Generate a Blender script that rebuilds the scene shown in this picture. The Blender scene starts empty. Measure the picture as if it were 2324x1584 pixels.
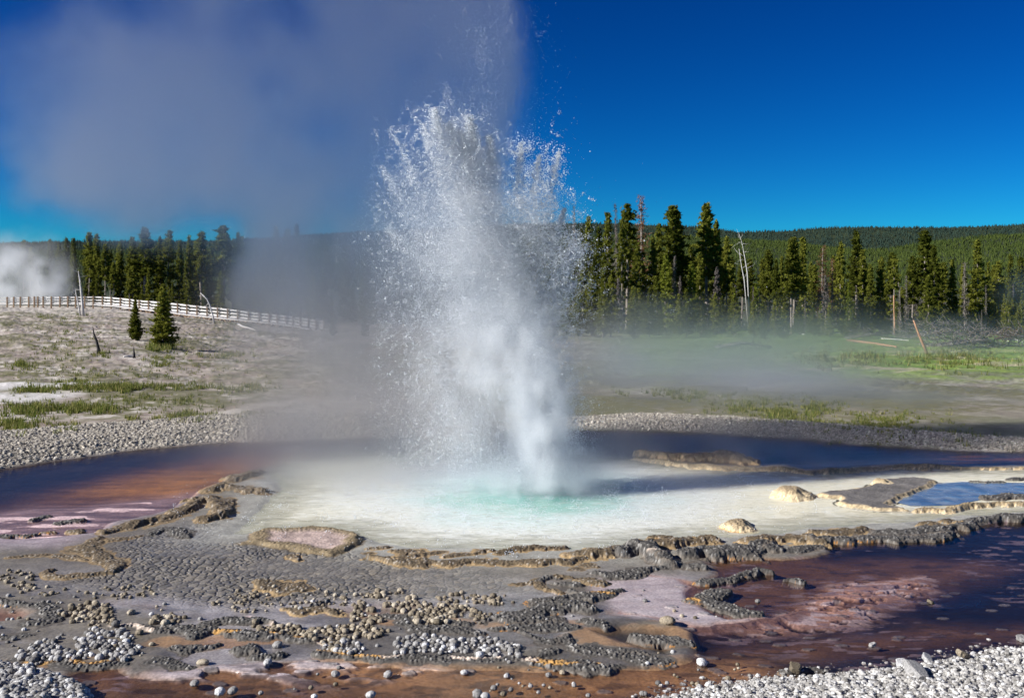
import bpy, math, random
import numpy as np
from math import radians, sin, cos, pi
from mathutils import Vector

random.seed(7)
RNG = np.random.default_rng(11)
SC = bpy.context.scene
COL = SC.collection

# ------------------------------------------------------------------ camera geometry
FX = 995.6           # focal length in pixels of a 1024 px wide frame (35 mm lens)
HOR = 290.0          # row of the horizon
CH = 3.0             # eye height over the pool


def W(px, py, z=0.0):
    d = (CH - z) * FX / (py - HOR)
    return ((px - 512.0) / FX * d, d)


# spots read off enlarged pieces of the photograph -> 1024 px frame
REG = {'D': (0, 0, 3840 / 2324), 'A': (0, 700, .4419), 'B': (900, 700, .4419), 'C': (2000, 700, .4419),
       'E': (2840, 700, .4419), 'L': (0, 1300, .4419), 'M': (900, 1600, .5594), 'R': (2200, 1500, .7057),
       'P': (0, 1900, .5594), 'Q': (1200, 1900, .5594), 'S': (2400, 1900, .6196), 'V': (2000, 950, .7917)}


def px(reg, x, y):
    a, b, s = REG[reg]
    return ((a + s * x) / 3.75, (b + s * y) / 3.75)


def wp(reg, pts, z=0.0):
    return [W(*px(reg, x, y), z) for x, y in pts]


# ------------------------------------------------------------------ noise
def _h(ix, iy, iz, seed):
    M = np.uint32
    n = (ix.astype(np.int64) * 374761393 + iy.astype(np.int64) * 668265263 + iz * 2147483647 + seed * 1274126177) & 0xFFFFFFFF
    n = n.astype(M)
    n = (n ^ (n >> M(13))) * M(1274126177)
    n = (n ^ (n >> M(16))) * M(2246822519)
    n = n ^ (n >> M(13))
    return n.astype(np.float32) / np.float32(4294967295.0)


def vn(x, y, seed=0):
    x0 = np.floor(x); y0 = np.floor(y)
    fx = (x - x0).astype(np.float32); fy = (y - y0).astype(np.float32)
    fx = fx * fx * (3 - 2 * fx); fy = fy * fy * (3 - 2 * fy)
    ix = x0.astype(np.int64); iy = y0.astype(np.int64)
    a = _h(ix, iy, 0, seed); b = _h(ix + 1, iy, 0, seed); c = _h(ix, iy + 1, 0, seed); d = _h(ix + 1, iy + 1, 0, seed)
    return (a + (b - a) * fx) * (1 - fy) + (c + (d - c) * fx) * fy


def fbm(x, y, octv=4, seed=0, gain=.5):
    t = 0; a = 1; s = 0
    for o in range(octv):
        t = t + a * vn(x * 2 ** o + 17.3 * o, y * 2 ** o - 9.1 * o, seed + o * 31); s += a; a *= gain
    return t / s


def vn3(x, y, z, seed=0):
    x0 = np.floor(x); y0 = np.floor(y); z0 = np.floor(z)
    f = [(v - w).astype(np.float32) for v, w in ((x, x0), (y, y0), (z, z0))]
    f = [v * v * v * (v * (v * 6 - 15) + 10) for v in f]
    ix, iy, iz = (v.astype(np.int64) for v in (x0, y0, z0))
    r = 0
    for dx in (0, 1):
        for dy in (0, 1):
            for dz in (0, 1):
                w = (f[0] if dx else 1 - f[0]) * (f[1] if dy else 1 - f[1]) * (f[2] if dz else 1 - f[2])
                r = r + w * _h(ix + dx, iy + dy, (iz + dz) * 1013904223, seed)
    return r


def fbm3(x, y, z, octv=4, seed=0, gain=.5):
    t = 0; a = 1; s = 0
    for o in range(octv):
        k = 2.03 ** o
        t = t + a * vn3(x * k + 7.7 * o, y * k - 3.1 * o, z * k + 5.3 * o, seed + o * 31); s += a; a *= gain
    return t / s


def voro(x, y, seed=0, jit=.9):
    """F1, F2, random value of the cell"""
    ix = np.floor(x).astype(np.int64); iy = np.floor(y).astype(np.int64)
    f1 = np.full(x.shape, 9., np.float32); f2 = f1.copy(); rv = np.zeros(x.shape, np.float32)
    for dx in (-1, 0, 1):
        for dy in (-1, 0, 1):
            cx = ix + dx; cy = iy + dy
            ox = cx + .5 + jit * (_h(cx, cy, 1, seed) - .5); oy = cy + .5 + jit * (_h(cx, cy, 2, seed) - .5)
            d = np.hypot(x - ox, y - oy).astype(np.float32)
            r = _h(cx, cy, 3, seed)
            near = d < f1
            f2 = np.where(near, f1, np.minimum(f2, d)); rv = np.where(near, r, rv); f1 = np.where(near, d, f1)
    return f1, f2, rv


def sst(a, b, x):
    t = np.clip((x - a) / (b - a), 0, 1)
    return t * t * (3 - 2 * t)


def sdpoly(X, Y, poly, margin=3.0):
    """signed distance, positive inside"""
    P = np.array(poly, np.float64)
    out = np.full(X.shape, -99., np.float32)
    sel = (X > P[:, 0].min() - margin) & (X < P[:, 0].max() + margin) & (Y > P[:, 1].min() - margin) & (Y < P[:, 1].max() + margin)
    x = X[sel]; y = Y[sel]
    dm = np.full(x.shape, 1e9); ins = np.zeros(x.shape, bool)
    for (ax, ay), (bx, by) in zip(P, np.roll(P, -1, 0)):
        ex, ey = bx - ax, by - ay
        t = np.clip(((x - ax) * ex + (y - ay) * ey) / (ex * ex + ey * ey + 1e-12), 0, 1)
        dm = np.minimum(dm, (x - ax - t * ex) ** 2 + (y - ay - t * ey) ** 2)
        c = (ay > y) != (by > y)
        ins ^= c & (x < (bx - ax) * (y - ay) / (by - ay + 1e-12) + ax)
    out[sel] = np.where(ins, 1, -1) * np.sqrt(dm)
    return out


def dline(X, Y, line, margin=1.5):
    """distance to a polyline whose points carry a third value; returns distance, value"""
    P = np.array(line, np.float64)
    out = np.full(X.shape, 99., np.float32); val = np.ones(X.shape, np.float32)
    sel = (X > P[:, 0].min() - margin) & (X < P[:, 0].max() + margin) & (Y > P[:, 1].min() - margin) & (Y < P[:, 1].max() + margin)
    x = X[sel]; y = Y[sel]
    dm = np.full(x.shape, 1e9); vm = np.ones(x.shape)
    for a, b in zip(P[:-1], P[1:]):
        ex, ey = b[0] - a[0], b[1] - a[1]
        t = np.clip(((x - a[0]) * ex + (y - a[1]) * ey) / (ex * ex + ey * ey + 1e-12), 0, 1)
        d = (x - a[0] - t * ex) ** 2 + (y - a[1] - t * ey) ** 2
        n = d < dm
        vm = np.where(n, a[2] + t * (b[2] - a[2]), vm); dm = np.where(n, d, dm)
    out[sel] = np.sqrt(dm); val[sel] = vm
    return out, val


# ------------------------------------------------------------------ object helpers
def tag(o, label=None, cat=None, group=None, kind=None):
    if label: o['label'] = label
    if cat: o['category'] = cat
    if group: o['group'] = group
    if kind: o['kind'] = kind
    return o


def mesh_np(name, V, F, mat, parent=None, smooth=True, attrs=None):
    """V (n,3), F list of arrays or one (m,k) array"""
    me = bpy.data.meshes.new(name)
    V = np.asarray(V, np.float32)
    Fs = F if isinstance(F, list) else [F]
    Fs = [np.asarray(f, np.int32) for f in Fs if len(f)]
    me.vertices.add(len(V)); me.vertices.foreach_set('co', V.ravel())
    li = np.concatenate([f.ravel() for f in Fs])
    cnt = np.concatenate([np.full(len(f), f.shape[1], np.int32) for f in Fs])
    me.loops.add(len(li)); me.loops.foreach_set('vertex_index', li)
    st = np.zeros(len(cnt), np.int32); st[1:] = np.cumsum(cnt)[:-1]
    me.polygons.add(len(cnt)); me.polygons.foreach_set('loop_start', st)
    me.polygons.foreach_set('use_smooth', np.full(len(cnt), smooth))
    if attrs:
        for k, a in attrs.items():
            if a.ndim == 2:
                at = me.attributes.new(k, 'FLOAT_COLOR', 'POINT')
                at.data.foreach_set('color', np.concatenate([a, np.ones((len(a), 1))], 1).astype(np.float32).ravel())
            else:
                at = me.attributes.new(k, 'FLOAT', 'POINT'); at.data.foreach_set('value', a.astype(np.float32))
    me.update(); me.validate()
    if mat: me.materials.append(mat)
    o = bpy.data.objects.new(name, me); COL.objects.link(o)
    if parent: o.parent = parent
    return o


def empty(name, loc):
    o = bpy.data.objects.new(name, None); COL.objects.link(o); o.location = loc; o.empty_display_size = .3
    return o


def tube(pts, rad, n=7, cap=True):
    pts = np.asarray(pts, float); m = len(pts)
    rad = np.broadcast_to(np.asarray(rad, float), (m,))
    V = []; F = []
    up0 = np.array([.3, .2, 1.])
    for i in range(m):
        d = pts[min(i + 1, m - 1)] - pts[max(i - 1, 0)]; d = d / (np.linalg.norm(d) + 1e-9)
        u = up0 if abs(d @ (up0 / np.linalg.norm(up0))) < .93 else np.array([1., 0, 0])
        a = np.cross(d, u); a /= np.linalg.norm(a); b = np.cross(d, a)
        for k in range(n):
            t = 2 * pi * k / n
            V.append(pts[i] + rad[i] * (cos(t) * a + sin(t) * b))
    for i in range(m - 1):
        for k in range(n):
            F.append((i * n + k, i * n + (k + 1) % n, (i + 1) * n + (k + 1) % n, (i + 1) * n + k))
    if cap:
        V.append(pts[0]); V.append(pts[-1])
        c0, c1 = len(V) - 2, len(V) - 1
        for k in range(n):
            F.append((c0, (k + 1) % n, k, k)); F.append((c1, (m - 1) * n + k, (m - 1) * n + (k + 1) % n, (m - 1) * n + (k + 1) % n))
    return np.array(V), F


class MB:
    def __init__(s): s.V = []; s.Q = []; s.T = []; s.n = 0
    def add(s, V, F):
        V = np.asarray(V, float)
        for f in F:
            f = list(dict.fromkeys(int(i) for i in f))
            (s.T if len(f) == 3 else s.Q).append([i + s.n for i in f])
        s.V.append(V); s.n += len(V)
    def tube(s, pts, rad, n=7): s.add(*tube(pts, rad, n))
    def box(s, a, b, w, h, up=(0, 0, 1)):
        """a bar from a to b, w wide, h high"""
        a = np.array(a, float); b = np.array(b, float); d = b - a; L = np.linalg.norm(d); d /= L
        u = np.array(up, float)
        if abs(d @ u) > .95: u = np.array([0., 1, 0])
        r = np.cross(d, u); r /= np.linalg.norm(r); u = np.cross(r, d)
        V = [p + sx * r * w / 2 + sz * u * h / 2 for p in (a, b) for sx, sz in ((-1, -1), (1, -1), (1, 1), (-1, 1))]
        s.add(V, [(3, 2, 1, 0), (4, 5, 6, 7), (0, 1, 5, 4), (1, 2, 6, 5), (2, 3, 7, 6), (3, 0, 4, 7)])
    def build(s, name, mat, parent=None, smooth=True):
        return mesh_np(name, np.concatenate(s.V), [np.array(f) for f in (s.Q, s.T) if f], mat, parent, smooth)


def ico(sub):
    t = (1 + 5 ** .5) / 2
    V = [(-1, t, 0), (1, t, 0), (-1, -t, 0), (1, -t, 0), (0, -1, t), (0, 1, t), (0, -1, -t), (0, 1, -t), (t, 0, -1), (t, 0, 1), (-t, 0, -1), (-t, 0, 1)]
    F = [(0, 11, 5), (0, 5, 1), (0, 1, 7), (0, 7, 10), (0, 10, 11), (1, 5, 9), (5, 11, 4), (11, 10, 2), (10, 7, 6), (7, 1, 8), (3, 9, 4), (3, 4, 2), (3, 2, 6), (3, 6, 8), (3, 8, 9), (4, 9, 5), (2, 4, 11), (6, 2, 10), (8, 6, 7), (9, 8, 1)]
    V = [np.array(v) / np.linalg.norm(v) for v in V]
    for _ in range(sub):
        c = {}; G = []
        def mid(a, b):
            k = (min(a, b), max(a, b))
            if k not in c:
                m = V[a] + V[b]; V.append(m / np.linalg.norm(m)); c[k] = len(V) - 1
            return c[k]
        for a, b, d in F:
            x, y, z = mid(a, b), mid(b, d), mid(d, a)
            G += [(a, x, z), (b, y, x), (d, z, y), (x, y, z)]
        F = G
    return np.array(V), np.array(F)


def scatter(template, P, S, R=None, squash=None):
    """copies of a (V,F) template at P with size S; R = yaw angles; squash = z factor. One big (V,F)"""
    tv, tf = template
    n = len(P); k = len(tv)
    v = np.broadcast_to(tv, (n, k, 3)).copy()
    if squash is not None: v[:, :, 2] *= squash[:, None]
    v *= np.asarray(S).reshape(n, 1, -1)
    if R is not None:
        c, s = np.cos(R)[:, None], np.sin(R)[:, None]
        v = np.stack([v[:, :, 0] * c - v[:, :, 1] * s, v[:, :, 0] * s + v[:, :, 1] * c, v[:, :, 2]], 2)
    v += np.asarray(P)[:, None, :]
    f = tf[None] + (np.arange(n) * k)[:, None, None]
    return v.reshape(-1, 3), f.reshape(-1, tf.shape[1])


# ------------------------------------------------------------------ materials
def mat_new(name):
    m = bpy.data.materials.new(name); m.use_nodes = True
    nt = m.node_tree; nt.nodes.clear()
    return m, nt, nt.nodes.new('ShaderNodeOutputMaterial')


def N(nt, typ, props=None, **ins):
    n = nt.nodes.new(typ)
    for k, v in (props or {}).items(): setattr(n, k, v)
    for k, v in ins.items():
        k = int(k[1:]) if k[0] == 'i' and k[1:].isdigit() else k.replace('_', ' ')
        s = n.inputs[k]
        if isinstance(v, bpy.types.NodeSocket): nt.links.new(v, s)
        elif isinstance(v, bpy.types.Node): nt.links.new(v.outputs[0], s)
        else: s.default_value = v
    return n


def ramp(nt, fac, stops):
    r = nt.nodes.new('ShaderNodeValToRGB'); nt.links.new(fac, r.inputs[0])
    e = r.color_ramp.elements
    while len(e) > 1: e.remove(e[-1])
    for i, (p, c) in enumerate(stops):
        x = e[0] if i == 0 else e.new(p)
        x.position = p; x.color = (*c, 1) if len(c) == 3 else c
    return r.outputs[0]


def mixc(nt, f, a, b, mode='MIX'):
    n = nt.nodes.new('ShaderNodeMix'); n.data_type = 'RGBA'; n.blend_type = mode
    for s, v in ((n.inputs[0], f), (n.inputs[6], a), (n.inputs[7], b)):
        if isinstance(v, bpy.types.NodeSocket): nt.links.new(v, s)
        else: s.default_value = v if not isinstance(v, tuple) or len(v) != 3 else (*v, 1)
    return n.outputs[2]


def simple_mat(name, c1, c2, scale, rough=.85, bump=0., bscale=None, spec=.25, detail=4, stretch=None, obj=True):
    m, nt, out = mat_new(name)
    tc = N(nt, 'ShaderNodeTexCoord'); vec = tc.outputs['Object' if obj else 'Generated']
    if stretch:
        vec = N(nt, 'ShaderNodeMapping', Vector=vec, Scale=stretch).outputs[0]
    nz = N(nt, 'ShaderNodeTexNoise', Vector=vec, Scale=scale, Detail=detail)
    col = ramp(nt, nz.outputs[0], [(.33, c1), (.67, c2)])
    p = N(nt, 'ShaderNodeBsdfPrincipled', Base_Color=col, Roughness=rough)
    p.inputs['Specular IOR Level'].default_value = spec
    if bump:
        n2 = N(nt, 'ShaderNodeTexNoise', Vector=vec, Scale=bscale or scale * 3, Detail=3)
        b = N(nt, 'ShaderNodeBump', Height=n2.outputs[0], Strength=bump, Distance=.02)
        nt.links.new(b.outputs[0], p.inputs['Normal'])
    nt.links.new(p.outputs[0], out.inputs[0])
    return m
# ------------------------------------------------------------------ terrain
_T = np.array([-.9, -.507, -.41, -.365, -.336, -.277, -.2, 0, .29, .51, .9])
_Z = np.array([1.3, 1.07, .92, .64, .25, -.4, -1.1, -1.6, -1.9, -1.9, -1.9])


def zfar(x, y):
    t = x / np.maximum(y, 1)
    z = np.interp(t, _T, _Z)
    r = np.clip((y - 27) / 83., 0, 1)
    r = np.where(z > 0, r ** .8, r * (1.15 - .15 * r))
    return (z * r).astype(np.float32)


VENT = W(530, 492)
POOL = wp('D', [(520, 1212), (560, 1180), (600, 1140), (625, 1108), (600, 1075), (650, 1045), (800, 1035), (1000, 1032), (1200, 1035), (1400, 1038), (1450, 1043),
                (1550, 1054), (1700, 1064), (1830, 1069), (1950, 1063), (2080, 1057), (2200, 1063), (2420, 1063), (3400, 1090), (3400, 1120), (2420, 1158), (2324, 1165), (2200, 1172),
                (2100, 1184), (1990, 1190), (1900, 1196), (1800, 1206), (1700, 1216), (1620, 1223), (1540, 1228), (1440, 1237), (1380, 1246), (1300, 1250),
                (1200, 1250), (1100, 1249), (1000, 1246), (900, 1243), (850, 1238), (825, 1222), (780, 1205), (700, 1200), (620, 1202), (570, 1210)])
BANKL = wp('L', [(-4500, 1000), (-4500, 800), (0, 735), (300, 712), (600, 690), (900, 662), (1300, 640), (1500, 617), (1800, 597), (2263, 585), (2900, 580), (3300, 590),
                 (3300, 745), (2900, 770), (2263, 792), (1800, 805), (1400, 843), (1000, 880), (700, 925), (400, 965), (0, 1030), (-400, 1100), (-4500, 1250)])
CHANL = wp('L', [(-4500, 1260), (-400, 1110), (0, 1032), (400, 967), (700, 927), (1000, 882), (1400, 845), (1800, 807), (2263, 794), (2900, 772), (3300, 748), (3600, 760),
                 (3500, 900), (2900, 960), (2300, 1010), (2100, 1060), (1800, 1180), (1650, 1290), (1500, 1370), (1300, 1430), (1000, 1480), (850, 1580), (500, 1625), (0, 1635), (-4500, 1680)])
BANKR = wp('R', [(-500, 120), (0, 90), (270, 74), (500, 82), (800, 95), (1100, 120), (1500, 148), (1900, 180), (2324, 212), (2700, 240), (5200, 420), (5200, 500), (2700, 300), (2324, 268), (2000, 262), (1700, 245),
                 (1400, 225), (1200, 205), (900, 190), (700, 172), (400, 160), (0, 150), (-500, 165)])
CHANR = wp('R', [(-500, 168), (0, 152), (400, 162), (700, 174), (900, 192), (1200, 207), (1400, 227), (1700, 247), (2000, 264), (2324, 270), (2700, 305), (5200, 510), (5200, 560), (2700, 350), (2324, 350),
                 (2000, 352), (1700, 338), (1500, 345), (1400, 362), (1280, 358), (1150, 362), (1050, 345), (800, 350), (640, 335), (400, 320), (0, 300), (-500, 290)])
RUN = wp('S', [(330, 300), (460, 268), (700, 292), (850, 302), (1000, 290), (1110, 268), (1125, 215), (1450, 192), (1700, 192), (1880, 167), (2000, 107), (2150, 72), (2324, 72), (2900, 60), (5500, 40), (5500, 500),
               (2900, 760), (2324, 850), (2100, 885), (1900, 925), (1600, 975), (1300, 1005), (1000, 1025), (700, 1055), (400, 1100), (200, 1150), (0, 1230), (-400, 1300),
               (-1400, 1330), (-2400, 1330), (-3900, 1330), (-3800, 1150), (-3368, 945), (-3124, 945), (-3016, 985), (-2700, 960), (-2300, 930), (-1937, 905), (-1576, 939), (-1214, 966), (-853, 955), (-402, 975),
               (161, 957), (270, 925), (300, 880), (310, 760), (200, 700), (0, 650), (-150, 640), (0, 400), (330, 440), (450, 400), (400, 330)])
PIT = wp('P', [(-300, 670), (60, 665), (200, 680), (235, 700), (180, 730), (60, 750), (-300, 760)])
LILP = wp('P', [(830, 1050), (1200, 1020), (1700, 1010), (2145, 1030), (2400, 1060), (2700, 1080), (3000, 1110), (3000, 1140), (2600, 1160), (2200, 1180), (1700, 1185), (1300, 1170), (1000, 1110)])
BOTD = wp('P', [(500, 1180), (900, 1150), (1300, 1200), (2000, 1210), (2400, 1215), (2900, 1240), (3300, 1260), (3300, 1500), (400, 1500)])
DEEPS = [wp('S', [(1000, 690), (1300, 660), (1500, 590), (1750, 510), (2000, 430), (2324, 330), (2900, 200), (2900, 720), (2324, 640), (2000, 640), (1700, 640), (1400, 690), (1100, 720)]),
         wp('S', [(1150, 225), (1450, 200), (1700, 200), (1880, 175), (2000, 115), (2150, 80), (2324, 80), (2900, 70), (2900, 260), (2324, 290), (2050, 270), (1800, 260), (1400, 265), (1150, 290)]),
         wp('S', [(300, 760), (500, 740), (800, 735), (1000, 715), (900, 745), (600, 775), (420, 830), (330, 870)]),
         wp('S', [(900, 930), (1300, 900), (1700, 860), (2100, 820), (2324, 790), (2324, 850), (2050, 895), (1600, 970), (1000, 1010)])]
DARKP = wp('Q', [(1850, 830), (2000, 800), (2324, 830), (2324, 980), (2150, 940), (1950, 880)])
GRAV = wp('S', [(-300, 1400), (0, 1230), (200, 1150), (400, 1108), (700, 1062), (1000, 1030), (1300, 1010), (1600, 980), (1900, 930), (2100, 890), (2324, 855), (2900, 770), (5500, 520), (5500, 1900), (-300, 1900)])
GRAVL = wp('P', [(-2500, 1000), (-500, 1040), (0, 1060), (150, 1090), (400, 1150), (560, 1210), (600, 1300), (700, 1500), (-2500, 1500)])
MOSAIC = wp('P', [(760, 225), (950, 190), (1300, 110), (1500, 90), (1450, 200), (1400, 230), (1700, 260), (1900, 290), (2324, 320), (2600, 370), (3100, 400), (3400, 470), (3600, 560), (3300, 590), (2900, 640), (2500, 640),
                  (2000, 640), (1700, 690), (1400, 640), (1000, 600), (500, 560), (250, 480), (300, 470), (760, 430), (830, 380), (780, 300)])
LILAC = wp('L', [(-2500, 1400), (0, 1380), (300, 1335), (700, 1330), (1200, 1260), (1650, 1240), (1500, 1350), (1300, 1420), (1000, 1480), (850, 1590), (500, 1700), (-2500, 1750)])
BRONZE = wp('L', [(0, 1330), (300, 1230), (700, 1150), (1000, 1050), (1500, 960), (1900, 900), (2400, 880), (2700, 900), (2400, 980), (2000, 1090), (1780, 1200), (1600, 1280), (1200, 1330), (700, 1370), (300, 1390), (0, 1420)])
ORANGE = wp('L', [(700, 1210), (1000, 1120), (1400, 1050), (1800, 1000), (2263, 940), (2400, 960), (2000, 1090), (1780, 1200), (1600, 1250), (1200, 1260), (900, 1250)])
PINK = wp('S', [(950, 570), (1180, 450), (1400, 435), (1720, 395), (1750, 460), (1600, 545), (1420, 620), (1200, 670), (900, 705), (620, 725), (540, 700), (850, 650)])
FLATR = wp('S', [(-300, 430), (0, 400), (250, 420), (340, 470), (300, 560), (480, 630), (560, 655), (850, 640), (980, 610), (960, 640), (700, 690), (450, 722), (330, 715), (200, 690), (0, 660), (-150, 640), (-260, 560)])
BROWNW = wp('Q', [(0, 1000), (400, 1030), (900, 1075), (1300, 1050), (1800, 1080), (2324, 1060), (2900, 960), (3300, 1000), (3000, 1180), (2324, 1230), (1700, 1240), (900, 1230), (200, 1190), (-600, 1190), (-1000, 1100), (-700, 1060), (-300, 1180)])
WHITEP = wp('L', [(-2500, 300), (0, 293), (500, 293), (770, 318), (900, 330), (600, 360), (200, 385), (-2500, 400)])
WHITEP2 = wp('L', [(-500, 420), (0, 405), (500, 400), (680, 415), (420, 460), (0, 475), (-500, 480)])

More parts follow.
